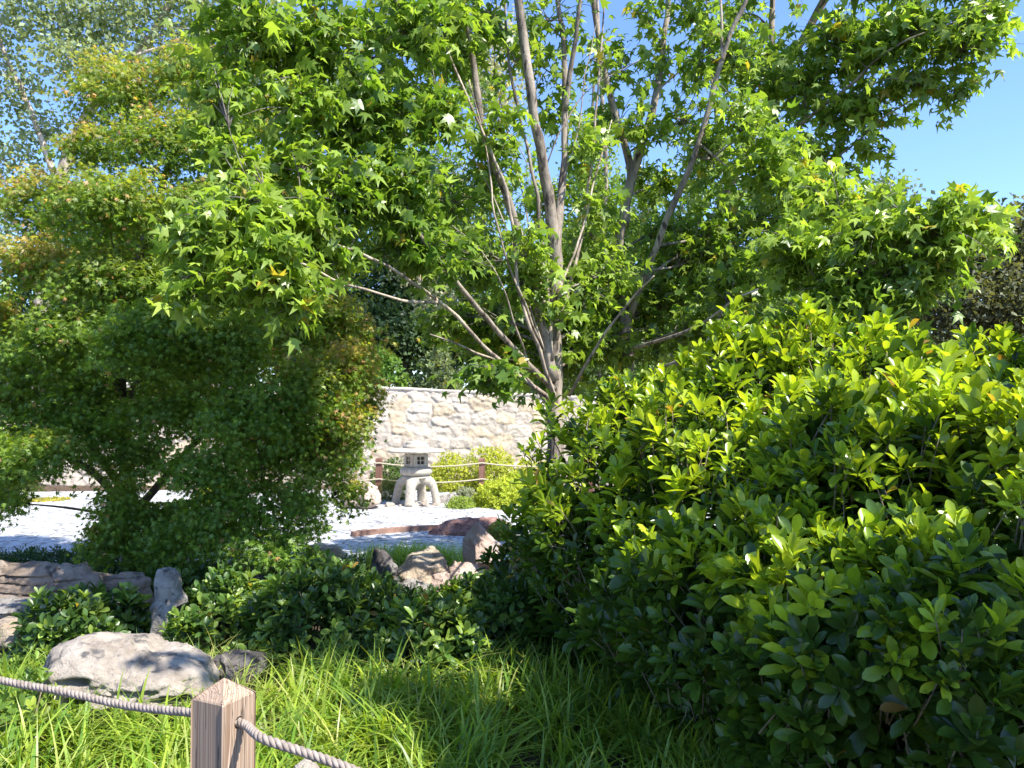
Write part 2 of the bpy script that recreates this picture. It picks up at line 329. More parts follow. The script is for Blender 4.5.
# ---------------------------------------------------------------- rocks
def ico(sub):
    import bmesh
    bm = bmesh.new(); bmesh.ops.create_icosphere(bm, subdivisions=sub, radius=1)
    v = np.array([x.co[:] for x in bm.verts]); f = np.array([[q.index for q in x.verts] for x in bm.faces]); bm.free(); return v, f
ICO = ico(6); ICO5 = ico(5)
def rock(profile, d, thick, m, label, group=None, rough=1.0, seed=0, dents=(), strata=0, facets=9, cat='rock', name='rock', sink=.05):
    """profile: outline as seen, metres-true at distance d; thickness front to back in metres"""
    p = np.array([P(x, y, d)[[0, 2]] for x, y in profile]); p = np.vstack([p + (np.roll(p, -1, 0) - p) * t_ for t_ in np.linspace(0, 1, 8, endpoint=False)]); c = (p.min(0) + p.max(0)) / 2
    v, f = ICO if np.ptp(p[:, 0]) * F / d > 60 else ICO5
    ang = np.arctan2(p[:, 1] - c[1], p[:, 0] - c[0]); rad = np.hypot(*(p - c).T); o = np.argsort(ang)
    aa = np.concatenate((ang[o][-1:] - 2 * math.pi, ang[o], ang[o][:1] + 2 * math.pi)); ra = np.concatenate((rad[o][-1:], rad[o], rad[o][:1]))
    th = np.arctan2(v[:, 2], v[:, 0]); Rr = np.interp(th, aa, ra); rs = np.hypot(v[:, 0], v[:, 2])
    g = np.random.default_rng(seed + 5)
    ns = norm(g.normal(size=(facets, 3))); ns[:, 1] = -np.abs(ns[:, 1]) * 1.3; ns = norm(ns); ds = g.uniform(.5, .88, facets)
    vv = norm(v); k = np.min(np.where(vv @ ns.T > .15, ds / np.maximum(vv @ ns.T, .15), 9), 1); k = np.minimum(k, 1.0)
    sc = np.ptp(p, axis=0).min() * .62
    q = np.stack((np.cos(th) * Rr * rs, v[:, 1] * thick / 2, np.sin(th) * Rr * rs), -1)
    side = np.abs(v[:, 1:2]) ** .6; q = q * (1 - side * (1 - k[:, None]))
    nn = fbm(v * 1.7 + seed * 3.1, 6, .55); ridg = 1 - np.abs(vnoise(v * np.array((2, 2, 5)) + seed)); 
    q = q + norm(v) * (nn * .075 + (ridg - .6) * .07 - .16 * np.clip(.12 - np.abs(vnoise(v * np.array((1.5, 1.5, 3.2)) + seed * 1.7)), 0, .12))[:, None] * sc * rough
    fine = fbm(q * 22 / max(sc, .2) * .3 + seed, 4, .6); q = q + norm(v) * fine[:, None] * .03 * sc * rough
    fn_ = norm(g.normal(size=(34, 3))); fd_ = g.uniform(.84, .98, 34); vk = v @ fn_.T; kk = np.min(np.where(vk > .2, fd_ / np.maximum(vk, .2), 9), 1); q = q * (np.minimum(kk, 1.06) * 1.03)[:, None]
    if strata:
        zz_ = q[:, 2] / (d / F) / 9 + .8 * vnoise(q * 3 + seed); lay = np.floor(zz_); hl = hsh(np.stack((lay, lay * 0 + seed, lay * 0), -1)); cr_ = np.clip(1 - np.abs(zz_ - np.round(zz_)) * 7, 0, 1)
        blk = vnoise(np.stack((q[:, 0] * 4 + lay * 3, lay * 2.3, lay * 0), -1)); bq = np.sign(blk) * np.abs(blk) ** .4
        q = q * np.array((1, 0, 1)) + q * np.array((0, 1, 0)) * (1 + strata * (hl - .5) + strata * .5 * bq - strata * .7 * cr_)[:, None]
    w_ = q + np.array((c[0], d, c[1]))
    for dx_, dy_, rx_, ry_, dp_ in dents:
        pc_ = P(dx_, dy_, d); g_ = ((w_[:, 0] - pc_[0]) / (rx_ * d / F)) ** 2 + ((w_[:, 2] - pc_[2]) / (ry_ * d / F)) ** 2 + .9 * fbm(w_ * 11 + seed, 3)
        w_[:, 1] += dp_ * np.where(v[:, 1] < 0, 1 / (1 + np.exp((g_ - 1) * 6)), 0)
    a = Acc(); a.add(w_, f)
    o = a.build(name, m, loc=(c[0], d, w_[:, 2].min()))
    return tag(o, label, cat, group)
GB = 'boulders edging the gravel court'; GL = 'rocks of the low retaining edge'
rock([(46, 672), (58, 652), (92, 643), (130, 648), (165, 655), (205, 668), (222, 688), (215, 712), (150, 722), (80, 718), (52, 700)], 3.95, .75, M_rock_warm,
     'large pale boulder with dark hollows lying in the bright grass behind the near rope', seed=3, facets=12, rough=1.15, dents=((100, 690, 11, 9, .2), (98, 668, 15, 5, .14), (150, 680, 20, 3, .04), (185, 690, 12, 4, .06)))
rock([(150, 646), (150, 610), (155, 590), (158, 570), (165, 565), (173, 566), (178, 572), (179, 590), (185, 603), (178, 608), (177, 620), (179, 646)], 5.0, .2, M_rock_grey,
     'narrow upright grey standing stone between the low shrubs', seed=9, facets=10, rough=.9)
rock([(-60, 606), (-56, 566), (-20, 561), (20, 563), (50, 564), (66, 567), (72, 580), (70, 600), (40, 608), (0, 610)], 5.5, .5, M_rock_brown, 'wide brown layered rock at the left edge, topmost of the retaining edge', GL, seed=13, facets=14, strata=.35, rough=.8)
rock([(50, 608), (46, 580), (58, 562), (76, 564), (98, 576), (100, 604), (74, 612)], 5.45, .4, M_rock_brown, 'dark angular rock with a sloping top beside the layered rock', GL, seed=17, facets=14, strata=.25, rough=.8)
rock([(84, 612), (82, 590), (95, 574), (130, 572), (152, 578), (158, 600), (150, 622), (100, 622)], 5.6, .4, M_rock_brown, 'shaded brown rock behind the upright grey standing stone', GL, seed=23, facets=14, strata=.35, rough=.8)
rock([(-50, 630), (-45, 606), (0, 602), (40, 598), (54, 606), (40, 618), (10, 632)], 5.15, .45, M_rock_grey, 'flat grey slab of rock lying under the layered brown rock', GL, seed=27, facets=12, strata=.3)
rock([(-30, 648), (-26, 628), (0, 620), (20, 620), (30, 630), (22, 645), (0, 652)], 4.9, .3, M_rock_tan, 'small sunlit tan rock at the left edge below the flat slab', GL, seed=31)
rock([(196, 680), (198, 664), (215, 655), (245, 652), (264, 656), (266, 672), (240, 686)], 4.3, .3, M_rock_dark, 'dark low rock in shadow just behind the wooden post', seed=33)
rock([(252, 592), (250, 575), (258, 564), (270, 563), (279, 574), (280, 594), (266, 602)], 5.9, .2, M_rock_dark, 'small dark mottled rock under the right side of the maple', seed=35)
rock([(274, 600), (277, 582), (284, 575), (292, 586), (296, 604), (284, 608)], 5.8, .15, M_rock_grey, 'small pale grey pointed rock beside the dark mottled rock', seed=37)
rock([(370, 588), (369, 566), (376, 548), (384, 551), (397, 566), (400, 590), (385, 600)], 6.3, .25, M_rock_dark, 'dark pointed rock at the left end of the boulder group', GB, seed=41, facets=5)
rock([(397, 590), (399, 568), (412, 552), (430, 546), (444, 552), (449, 570), (440, 598), (410, 606)], 6.7, .45, M_rock_tan, 'rounded tan boulder in the middle of the group in front of the grass tuft', GB, seed=43, facets=6, rough=.8)
rock([(462, 560), (464, 538), (472, 524), (478, 520), (488, 530), (500, 544), (500, 566), (480, 578), (466, 572)], 7.2, .35, M_rock_pink, 'tall pale pink pointed boulder beside the hedge', GB, seed=47, facets=5, rough=.6)
rock([(426, 598), (434, 576), (450, 564), (468, 560), (484, 572), (490, 592), (470, 608), (440, 610)], 6.6, .4, M_rock_pink, 'low broad pinkish boulder to the right of the tan one', GB, seed=49, facets=7)
rock([(396, 604), (402, 584), (416, 578), (430, 586), (438, 606), (420, 616)], 6.1, .3, M_rock_grey, 'low grey rock in front of the tan boulder', GB, seed=53)
rock([(296, 568), (302, 550), (318, 545), (340, 547), (350, 560), (342, 574), (310, 576)], 7.6, .5, M_rock_tan, 'low flat beige rock at the near edge of the white gravel', seed=57, facets=5, rough=.6)
rock([(338, 506), (344, 492), (356, 482), (370, 480), (379, 486), (383, 504), (370, 511), (350, 511)], 12.2, .6, M_rock_pink, 'pinkish rounded boulder behind the gravel, left of the stone lantern', seed=59, rough=.5)
rock([(428, 538), (433, 530), (448, 521), (470, 517), (496, 517), (508, 521), (510, 533), (490, 540), (450, 540)], 9.7, .35, M_rock_red, 'long low reddish brown rock lying on the white gravel', seed=68, facets=12, rough=.22)
rock([(434, 508), (438, 497), (452, 493), (462, 497), (464, 508), (450, 512)], 12.9, .4, M_rock_grey, 'low grey rock on the gravel, right of the lantern legs', seed=63, rough=.5)
rock([(288, 775), (294, 764), (305, 761), (316, 765), (320, 776), (304, 782)], 2.9, .12, M_rock_warm, 'smooth pale stone in the grass under the near rope', seed=65, rough=.3, sink=0)
for k, (x, y, r_) in enumerate([(390, 507, 6), (412, 506, 7), (424, 506, 6), (402, 508, 5), (436, 507, 6)]):
    rock([(x - r_, y), (x - r_ * .6, y - 4), (x, y - 5), (x + r_ * .7, y - 4), (x + r_, y), (x, y + 4)], 12.35 + .03 * k, .18, M_rock_warm,
         ['pale cobble at the foot of the lantern, leftmost of its row', 'pale cobble in front of the middle lantern leg', 'pale cobble at the right of the middle lantern leg', 'smallest pale cobble between the left and middle lantern legs', 'pale cobble at the foot of the right lantern leg'][k],
         'cobbles round the lantern foot', seed=70 + k, rough=.4, cat='cobble', name='cobble')

# thin edging strip on the gravel
a = Acc(); c_ = catmull([P(352, 537, 9.55) * (1, 1, 0), P(385, 534, 9.8) * (1, 1, 0), P(420, 531, 10.0) * (1, 1, 0), P(450, 530, 10.05) * (1, 1, 0)], 8)
nn_ = len(c_); t_ = norm(np.gradient(c_, axis=0)); sd = np.stack((t_[:, 1], -t_[:, 0], t_[:, 2] * 0), -1)
v = np.stack((c_ + sd * .04 + (0, 0, -.02), c_ + sd * .04 + (0, 0, .075), c_ - sd * .04 + (0, 0, .075), c_ - sd * .04 + (0, 0, -.02)), 1).reshape(-1, 3)
i, j = np.meshgrid(np.arange(nn_ - 1), np.arange(4), indexing='ij'); j2 = (j + 1) % 4
a.add(v, [np.stack((i * 4 + j, i * 4 + j2, (i + 1) * 4 + j2, (i + 1) * 4 + j), -1).reshape(-1, 4), np.array([(3, 2, 1, 0), (nn_ * 4 - 4, nn_ * 4 - 3, nn_ * 4 - 2, nn_ * 4 - 1)])])
tag(a.build('garden_edging', M_edge, loc=c_[0], smooth=False), 'thin reddish brown edging strip set in the white gravel', 'edging')

# ---------------------------------------------------------------- stone lantern
def lathe(acc, prof, n, c, rot=0, power=1.0, wob=None):
    th = np.linspace(0, 2 * math.pi, n, endpoint=False) + rot; v = []
    for r_, z_ in prof:
        k = np.ones(n) if wob is None else wob(th, r_, z_)
        v.append(np.stack((c[0] + r_ * k * np.cos(th), c[1] + r_ * k * np.sin(th), np.full(n, c[2] + z_)), -1))
    m = len(prof); i, j = np.meshgrid(np.arange(m - 1), np.arange(n), indexing='ij'); j2 = (j + 1) % n
    acc.add(np.vstack(v), np.stack((i * n + j, i * n + j2, (i + 1) * n + j2, (i + 1) * n + j), -1).reshape(-1, 4))
def poly_r(nsides, rot, soft=.0):       # radius factor of a regular polygon
    def fn(th, r_, z_):
        a_ = (th - rot + math.pi / nsides) % (2 * math.pi / nsides) - math.pi / nsides
        k = math.cos(math.pi / nsides) / np.cos(a_); return k * (1 - soft) + soft
    return fn
LC = P(416, 505, 12.7); LC[2] = .015
lan = thing('stone_lantern', LC, 'pale granite lantern with a wide flat roof and splayed legs at the gravel back edge', 'stone lantern')
for k in range(4):
    a = Acc(); an = R(-100 + 90 * k); dx, dy = math.cos(an), math.sin(an)
    pts = [(.345, .0), (.325, .12), (.295, .24), (.25, .33), (.17, .385), (.05, .41)]
    wds = [.075, .068, .066, .078, .11, .15]; ths = [.055, .05, .052, .062, .075, .07]
    cc = catmull([(p[0], 0, p[1]) for p in pts], 5); u = np.linspace(0, 5, len(cc))
    wd = np.interp(u, range(6), wds); tk = np.interp(u, range(6), ths); tt = norm(np.gradient(cc, axis=0)); nrm_ = np.stack((-tt[:, 2], tt[:, 1] * 0, tt[:, 0]), -1)
    v = []
    for q_ in range(len(cc)):
        for s1, s2 in ((-1, -.7), (-.7, -1), (.7, -1), (1, -.7), (1, .7), (.7, 1), (-.7, 1), (-1, .7)):
            pt = cc[q_] + nrm_[q_] * s1 * tk[q_]; y_ = s2 * wd[q_]
            v.append((LC[0] + pt[0] * dx - y_ * dy, LC[1] + pt[0] * dy + y_ * dx, LC[2] + pt[2]))
    n_ = len(cc); i, j = np.meshgrid(np.arange(n_ - 1), np.arange(8), indexing='ij'); j2 = (j + 1) % 8
    a.add(v, [np.stack((i * 8 + j, i * 8 + j2, (i + 1) * 8 + j2, (i + 1) * 8 + j), -1).reshape(-1, 4), np.arange(8)[None, ::-1]]); a.build('leg', M_granite, lan)
a = Acc(); lathe(a, [(.0, .37), (.19, .38), (.23, .42), (.24, .44), (.2, .455), (.2, .462), (.252, .475), (.262, .52), (.258, .56), (.23, .585), (.17, .595), (.0, .596)], 60, LC,
      wob=lambda th, r_, z_: 1 + (.05 * np.abs(np.cos(3 * (th + .3))) - .03 if r_ > .21 else 0)); a.build('platform', M_granite, lan)
# fire box: four walls with lattice windows
box = Acc(); h = .125; zb, zt = .597, .80; rotb = R(45 - 8)
def bx(acc, c, ex, ey, ez, half):      # oriented box
    c = np.array(c); ex, ey, ez = map(np.array, (ex, ey, ez)); v = []
    for sz_ in (-1, 1):
        for sx_, sy_ in ((-1, -1), (1, -1), (1, 1), (-1, 1)): v.append(c + ex * half[0] * sx_ + ey * half[1] * sy_ + ez * half[2] * sz_)
    acc.add(v, np.array([(3, 2, 1, 0), (4, 5, 6, 7), (0, 1, 5, 4), (1, 2, 6, 5), (2, 3, 7, 6), (3, 0, 4, 7)]))
for k in range(4):
    an = rotb + k * math.pi / 2; n_ = (math.cos(an), math.sin(an), 0); t_ = (-math.sin(an), math.cos(an), 0); up = (0, 0, 1)
    o_ = np.array(LC) + np.array(n_) * h
    for off, hw in ((-.095, .03), (.095, .03)): bx(box, o_ + np.array(t_) * off + (0, 0, (zb + zt) / 2), t_, n_, up, (hw, .022 + .001 * k, .1015))
    bx(box, o_ + (0, 0, zb + .022), t_, n_, up, (.065, .02, .022)); bx(box, o_ + (0, 0, zt - .02), t_, n_, up, (.065, .02, .02))
box.build('fire_box', M_granite, lan, smooth=False)
for k in range(4):
    an = rotb + k * math.pi / 2; n_ = np.array((math.cos(an), math.sin(an), 0)); t_ = np.array((-math.sin(an), math.cos(an), 0)); up = np.array((0, 0, 1))
    a = Acc(); o_ = np.array(LC) + n_ * h + (0, 0, .7); bx(a, o_ - n_ * .03, t_, n_, up, (.066, .006, .06)); wn = a.build('window', M_darkst, lan, smooth=False)
    b = Acc(); bx(b, o_ + n_ * .004, t_, n_, up, (.007, .01, .058)); bx(b, o_ + t_ * .036 + n_ * .002, t_, n_, up, (.0285, .008, .006)); bx(b, o_ - t_ * .036 + n_ * .002, t_, n_, up, (.0285, .008, .006)); b.build('lattice', M_granite, wn, smooth=False)
a = Acc(); lathe(a, [(.0, .802), (.17, .803), (.20, .815), (.42, .828), (.48, .832), (.495, .85), (.48, .868), (.38, .878), (.28, .892), (.2, .90), (.185, .905), (.0, .906)], 72, LC, wob=poly_r(6, R(10), .45)); a.build('roof', M_granite, lan)
a = Acc(); lathe(a, [(.0, .88), (.2, .885), (.215, .905), (.205, .94), (.17, .955), (.165, .96), (.17, .985), (.13, 1.0), (.05, 1.012), (.0, 1.015)], 40, LC); a.build('finial', M_granite, lan)

# ---------------------------------------------------------------- rope fences
def twisted_rope(acc, path, r_, pitch):
    c = np.asarray(path); L = np.concatenate(([0], np.cumsum(np.linalg.norm(np.diff(c, axis=0), axis=1)))); n = int(L[-1] / pitch * 14)
    s = np.linspace(0, L[-1], n); c = np.stack([np.interp(s, L, c[:, k]) for k in range(3)], -1)
    t = norm(np.gradient(c, axis=0)); u = norm(np.cross(t, (0, 0, 1.))); v = np.cross(t, u)
    for k in range(3):
        ph = 2 * math.pi * (s / pitch + k / 3); wob = 1 + .06 * np.sin(s * 37 + k)
        tube(acc, c + (u * np.cos(ph)[:, None] + v * np.sin(ph)[:, None]) * (r_ * .5 * wob)[:, None], r_ * .56, 8)
PD = 1.6; pc = P(224, 690, PD); pr_root_z = 0
hp = .045; yaw = R(64)
post = thing('fence_post', (pc[0], pc[1], float(gh(pc[0], pc[1]))), 'square weathered timber post with a pyramid top and rope through it, in the foreground', 'post')
pm = Acc()
ex = np.array((math.cos(yaw), math.sin(yaw), 0)); ey = np.array((-math.sin(yaw), math.cos(yaw), 0))
zs_ = [-.1, .3, .6, .8, .95, 1.015, 1.0185]; hs = [hp] * 5 + [hp, hp - .002]; v = []; b_ = .0035
for z_, h_ in zip(zs_, hs):
    for sx_, sy_ in ((-1, -1), (1, -1), (1, 1), (-1, 1)):
        for q_ in (0, 1):
            dx_, dy_ = (h_ - b_ * ((q_ == 0) == (sx_ * sy_ > 0)), h_ - b_ * ((q_ == 1) == (sx_ * sy_ > 0)))
            v.append(np.array((pc[0], pc[1], z_)) + ex * sx_ * dx_ + ey * sy_ * dy_)
v.append(np.array((pc[0], pc[1], 1.052)) - ex * .0)
n_ = len(zs_); i, j = np.meshgrid(np.arange(n_ - 1), np.arange(8), indexing='ij'); j2 = (j + 1) % 8
k = len(v) - 1
pm.add(v, [np.stack((i * 8 + j, i * 8 + j2, (i + 1) * 8 + j2, (i + 1) * 8 + j), -1).reshape(-1, 4), np.array([((n_ - 1) * 8 + j, (n_ - 1) * 8 + (j + 1) % 8, k) for j in range(8)])])
shaft = pm.build('shaft', M_wood, post, smooth=False)
# rope hole, cut through the shaft along its first axis
hz = P(240, 727, 1.56)[2]
cut = Acc(); tube(cut, [np.array((pc[0], pc[1], hz)) - ey * .1, np.array((pc[0], pc[1], hz)) + ey * .1], .0125, 24)
co = cut.build('cutter', M_wood)
md = shaft.modifiers.new('hole', 'BOOLEAN'); md.object = co; md.operation = 'DIFFERENCE'; md.solver = 'EXACT'
dg = bpy.context.evaluated_depsgraph_get(); ev = shaft.evaluated_get(dg); nm = bpy.data.meshes.new_from_object(ev); shaft.modifiers.clear(); shaft.data = nm; bpy.data.objects.remove(co)
nm.name = 'shaft'
hc = np.array((pc[0], pc[1], hz))
rp = Acc()
path = catmull([P(-260, 612, 2.35), P(-120, 652, 2.1), P(0, 680, 1.93), P(60, 691, 1.85), P(130, 706, 1.75), hc + ey * .055 + (0, 0, .001), hc, hc - ey * .055 + (0, 0, -.001), P(262, 738, 1.50), P(300, 751, 1.48), P(345, 767, 1.45), P(420, 800, 1.42), P(600, 860, 1.3)], 12)
twisted_rope(rp, path, .0088, .04)
tag(rp.build('rope', M_rope, loc=hc), 'thick twisted grey brown rope threaded through the foreground timber post', 'rope')

zf = lambda px, d: float(gh(P(px, 400, d)[0], d))
for px, d_, tp, lab in ((253, 14.2, 459, 'brown timber rope post half hidden behind the maple'), (379, 14.2, 458, 'brown timber rope post just left of the stone lantern'), (482, 14.4, 458, 'brown timber rope post in front of the yellow green bushes'), (590, 14.8, 458, 'brown timber rope post hidden behind the hedge leaves')):
    t_ = P(px, tp, d_); a = Acc(); zz = [-.1, .4, t_[2] - .02, t_[2]]; hh = [.055, .055, .055, .045]; v = []
    for z_, h_ in zip(zz, hh):
        for sx_, sy_ in ((-1, -1), (1, -1), (1, 1), (-1, 1)): v.append((t_[0] + sx_ * h_, t_[1] + sy_ * h_, z_))
    i, j = np.meshgrid(np.arange(3), np.arange(4), indexing='ij'); j2 = (j + 1) % 4
    a.add(v, [np.stack((i * 4 + j, i * 4 + j2, (i + 1) * 4 + j2, (i + 1) * 4 + j), -1).reshape(-1, 4), np.array([(12, 13, 14, 15)])])
    tag(a.build('rope_post', M_fpost, loc=(t_[0], t_[1], 0), smooth=False), lab, 'post', 'posts of the far rope fence')
for ya, lab in ((463, 'upper pale rope of the far fence sagging between brown posts'), (479, 'lower pale rope of the far fence sagging between brown posts')):
    a = Acc(); pts = []; seg = [(130, 14.1), (253, 14.2), (379, 14.2), (482, 14.4), (590, 14.8)]
    for (x0_, d0), (x1_, d1) in zip(seg[:-1], seg[1:]):
        for k in range(8):
            s_ = k / 8; pts.append(P(x0_ + (x1_ - x0_) * s_, ya + 9 * s_ * (1 - s_) * 1.6, d0 + (d1 - d0) * s_ - .07))
    pts.append(P(590, ya, 14.73)); tube(a, pts, .014, 6); tag(a.build('fence_rope', M_rope_far, loc=pts[0]), lab, 'rope')

# ---------------------------------------------------------------- foliage generators
def sprigs(lacc, tacc, pos, axis, L, cols, nl=7, tmpl=OBOV, wid=None, shoot=.06, e0=25, e1=70):
    """whorled shoots: pos = tip base, axis = direction"""
    n = len(pos); axis = norm(axis); ref = np.where(np.abs(axis[:, 2:3]) > .9, np.array((1., 0, 0)), np.array((0, 0, 1.)))
    u = norm(np.cross(axis, ref)); v = np.cross(axis, u); ph0 = U(0, 6.28, n)
    for k in range(nl):
        s = k / max(nl - 1, 1); ph = ph0 + k * 2.399 + U(-.2, .2, n); el = np.radians(e0 + (e1 - e0) * s + U(-14, 14, n))
        rad = u * np.cos(ph)[:, None] + v * np.sin(ph)[:, None]
        fwd = rad * np.cos(el)[:, None] + axis * np.sin(el)[:, None]
        nrm_ = axis * np.cos(el)[:, None] - rad * np.sin(el)[:, None] + RNG.normal(size=(n, 3)) * .18
        p = pos + axis * (shoot * s)
        cc_ = cols * U(.72, 1.25, n)[:, None]; dd_ = U(0, 1, n) < .006; cc_[dd_] = mixcol(dd_.sum(), (.45, .34, .05), (.22, .10, .04)); leaves(lacc, tmpl, p + rad * .003, fwd, nrm_, L * U(.65, 1.12, n) * (1 - .25 * s), cc_, wid)
    if tacc is not None:
        for i in range(n): tube(tacc, [pos[i] - axis[i] * .13, pos[i] - axis[i] * .05, pos[i] + axis[i] * shoot], (.0035, .003, .0015), 3)

def ground_tube(acc, p0, p1, r0, r1, bend=.15, n=6, sides=6):
    mid = (np.array(p0) + p1) / 2 + RNG.normal(size=3) * bend * np.linalg.norm(np.array(p1) - p0)
    c = catmull([p0, mid, p1], n); tube(acc, c, np.linspace(r0, r1, len(c)), sides); return c

def mound(name, label, cat, c, rx, ry, h, n_s, L, ca, cb, m, tmpl=OBOV, nl=7, group=None, new=.25, newcol=(.3, .36, .06), base=None, shoot=.05, spread=.9, wid=None, flowers=0):
    """a low domed shrub: stems and shoots with whorled leaves through its outer shell"""
    bz = float(gh(c[0], c[1])) if base is None else base
    root = thing(name, (c[0], c[1], bz), label, cat, group); la = Acc(); ta = Acc()
    dirs = rdir(n_s); dirs[:, 2] = np.abs(dirs[:, 2]) * 1.15 - .15; dirs = norm(dirs)
    k = 1 - .55 * U(0, 1, n_s) ** 2.0; lump = 1 + .22 * vnoise(dirs * 2.6 + c[0] * 7 + 3) + .1 * vnoise(dirs * 6 + c[1])
    pos = np.array((c[0], c[1], bz)) + dirs * k[:, None] * lump[:, None] * (rx, ry, h)
    ax = norm(dirs * (.7, .7, .6) + (0, 0, .55) + RNG.normal(size=(n_s, 3)) * .3)
    t = U(0, 1, n_s); cols = mixcol(n_s, ca, cb, t); nw = (U(0, 1, n_s) < new) & (k > .8); cols[nw] = mixcol(nw.sum(), newcol, cb, U(0, .5, nw.sum()))
    sprigs(la, None, pos, ax, L, cols, nl, tmpl, wid, shoot)
    b0 = np.array((c[0], c[1], bz - .05))
    for i in range(0, n_s, max(1, n_s // 28)): ground_tube(ta, b0 + RNG.normal(size=3) * (.05, .05, 0), pos[i], .008, .003, .08, 4, 4)
    la.build('foliage', m, root); ta.build('stem', M_twig, root); return root

DG = (.035, .075, .018); MG = (.075, .15, .028); YG = (.17, .26, .04)
GS = 'low broadleaf shrubs between the grass and the maple'
for cx, d_, wpx, top, n_s, lab in (
    (68, 4.75, 48, 597, 260, 'low leafy shrub with pale tips behind the large pale boulder'),
    (122, 5.15, 26, 600, 110, 'small leafy shrub left of the upright grey standing stone'),
    (226, 5.2, 42, 580, 230, 'dark leafy shrub just right of the upright grey standing stone'),
    (305, 4.9, 60, 570, 400, 'broad leafy shrub below the small dark mottled rock'),
    (374, 5.2, 40, 588, 220, 'leafy shrub in front of the dark pointed rock of the boulder group'),
    (436, 4.6, 60, 606, 380, 'broad dark leafy shrub in front of the low grey rock'),
    (520, 5.0, 52, 556, 320, 'shaded leafy shrub at the foot of the hedge beside the pink boulder'),
    (170, 6.1, 60, 575, 160, 'shaded groundcover shrub at the foot of the maple trunk'),
    (340, 5.7, 28, 574, 130, 'pale tipped leafy shrub in front of the flat beige rock'),
    (255, 5.5, 34, 596, 140, 'low leafy shrub partly hiding the small pale pointed rock'),
    (478, 5.8, 36, 590, 180, 'leafy shrub growing against the tall pale pink boulder'),
    (190, 4.75, 24, 622, 70, 'little leafy shrub between the standing stone and the large pale boulder')):
    c = P(cx, 600, d_); topz = P(cx, top, d_)[2]; rx = wpx * d_ / F
    mound('low_shrub', lab, 'shrub', c, rx, rx * .8, max(topz - float(gh(c[0], d_)), .2), n_s, .095, DG, (.09, .17, .03), M_shrub, group=GS, new=.4, newcol=(.24, .34, .06))
c = P(8, 700, 3.5); mound('leafy_plant', 'bright leafy plant at the left edge behind the near rope', 'plant', (-2.28, 3.6, 0), .28, .25, .33, 110, .07, MG, YG, M_shrub)
# dark ground cover strip behind the retaining rocks
la = Acc(); n = 2600; x = U(-6.3, -3.0, n); y = U(6.2, 7.6, n); z = gh(x, y) + U(.02, .12, n) * (1 + .5 * vnoise(np.stack((x * 3, y * 3, x * 0), -1)))
ax = rdir(n) * .5 + (0, 0, .8); sprigs(la, None, np.stack((x, y, z), -1), ax, .05, mixcol(n, DG, (.05, .10, .025)), 6)
n = 2600; x = U(-3.2, .6, n); y = U(5.6, 6.9, n); z = gh(x, y) + U(.0, .14, n) * (1 + .7 * vnoise(np.stack((x * 3, y * 3, x * 0), -1)))
kp = ~((x > -1.3) & (y > 6.1)); x, y, z = x[kp], y[kp], z[kp]; n = len(x)
sprigs(la, None, np.stack((x, y, z), -1), rdir(n) * .5 + (0, 0, .8), .05, mixcol(n, DG, (.06, .12, .03)), 6)
tag(la.build('ground_cover', M_shrub), 'dark green ground cover below the maple beside the gravel', 'ground cover', kind='stuff')

# far clipped bushes round the lantern
def far_bush(name, label, cx, d_, wpx, top, rd, n_s, ca, cb, L=.05, group=None, tmpl=OVAL, base=None, wid=None):
    c = P(cx, 500, d_); tz = P(cx, top, d_)[2]
    return mound(name, label, 'shrub', c, wpx * d_ / F, rd, tz, int(n_s * 1.9), L, ca, cb, M_far, tmpl, 6, group, new=.5, newcol=cb, base=0, shoot=.03, wid=wid)
GY = 'yellow green azalea bushes by the far wall'
YA = (.22, .28, .035); YB = (.42, .45, .07)
far_bush('azalea_bush', 'yellow green bush behind the lower rope, right of the lantern', 447, 14.9, 24, 458, .6, 800, YA, YB, group=GY)
far_bush('azalea_bush', 'tallest yellow green bush, behind the brown post right of the lantern', 490, 15.0, 28, 448, .6, 900, YA, YB, group=GY)
far_bush('azalea_bush', 'yellow green bush by the wall, half hidden by the hedge', 535, 15.0, 26, 462, .6, 700, YA, YB, group=GY)
far_bush('azalea_bush', 'bright yellow green rounded mound in front of the far rope post', 508, 12.6, 36, 477, .6, 1300, (.24, .31, .03), (.43, .49, .06), group=GY)
far_bush('azalea_bush', 'bright mound behind the red rock, mostly behind hedge leaves', 556, 12.4, 30, 486, .5, 700, (.24, .31, .03), (.43, .49, .06), group=GY)
far_bush('dwarf_shrub', 'very low green cushion plant on the gravel right of the lantern', 462, 12.3, 14, 498, .25, 300, (.14, .22, .04), (.28, .36, .07), .035)
far_bush('dwarf_shrub', 'low grey green plant behind the cushion plant', 466, 13.2, 10, 488, .2, 160, (.16, .2, .14), (.3, .33, .25), .04)
far_bush('dwarf_pine', 'dark green dwarf pine just left of the lantern legs', 392, 13.3, 13, 480, .3, 380, (.05, .09, .025), (.15, .19, .05), .07, tmpl=LANC, wid=.3)
far_bush('dark_shrub', 'dark green shrub behind the lantern against the wall', 392, 15.0, 22, 462, .4, 500, (.04, .08, .02), (.10, .17, .04))
far_bush('dwarf_shrub', 'small mossy plant at the near right of the red rock', 500, 9.4, 14, 524, .2, 220, (.12, .16, .03), (.25, .28, .06), .04)
far_bush('azalea_bush', 'small round yellow bush seen through the lower maple crown', 211, 12.9, 13, 481, .25, 260, YA, YB, group=GY)
far_bush('azalea_bush', 'low orange green bush at the far left beyond the gravel', 46, 13.2, 20, 503, .3, 260, (.2, .26, .05), (.45, .38, .08), group=GY)
far_bush('dark_shrub', 'dark bush by the wall seen under the maple at far left', 8, 14.5, 30, 470, .5, 500, (.05, .08, .03), (.10, .14, .04))

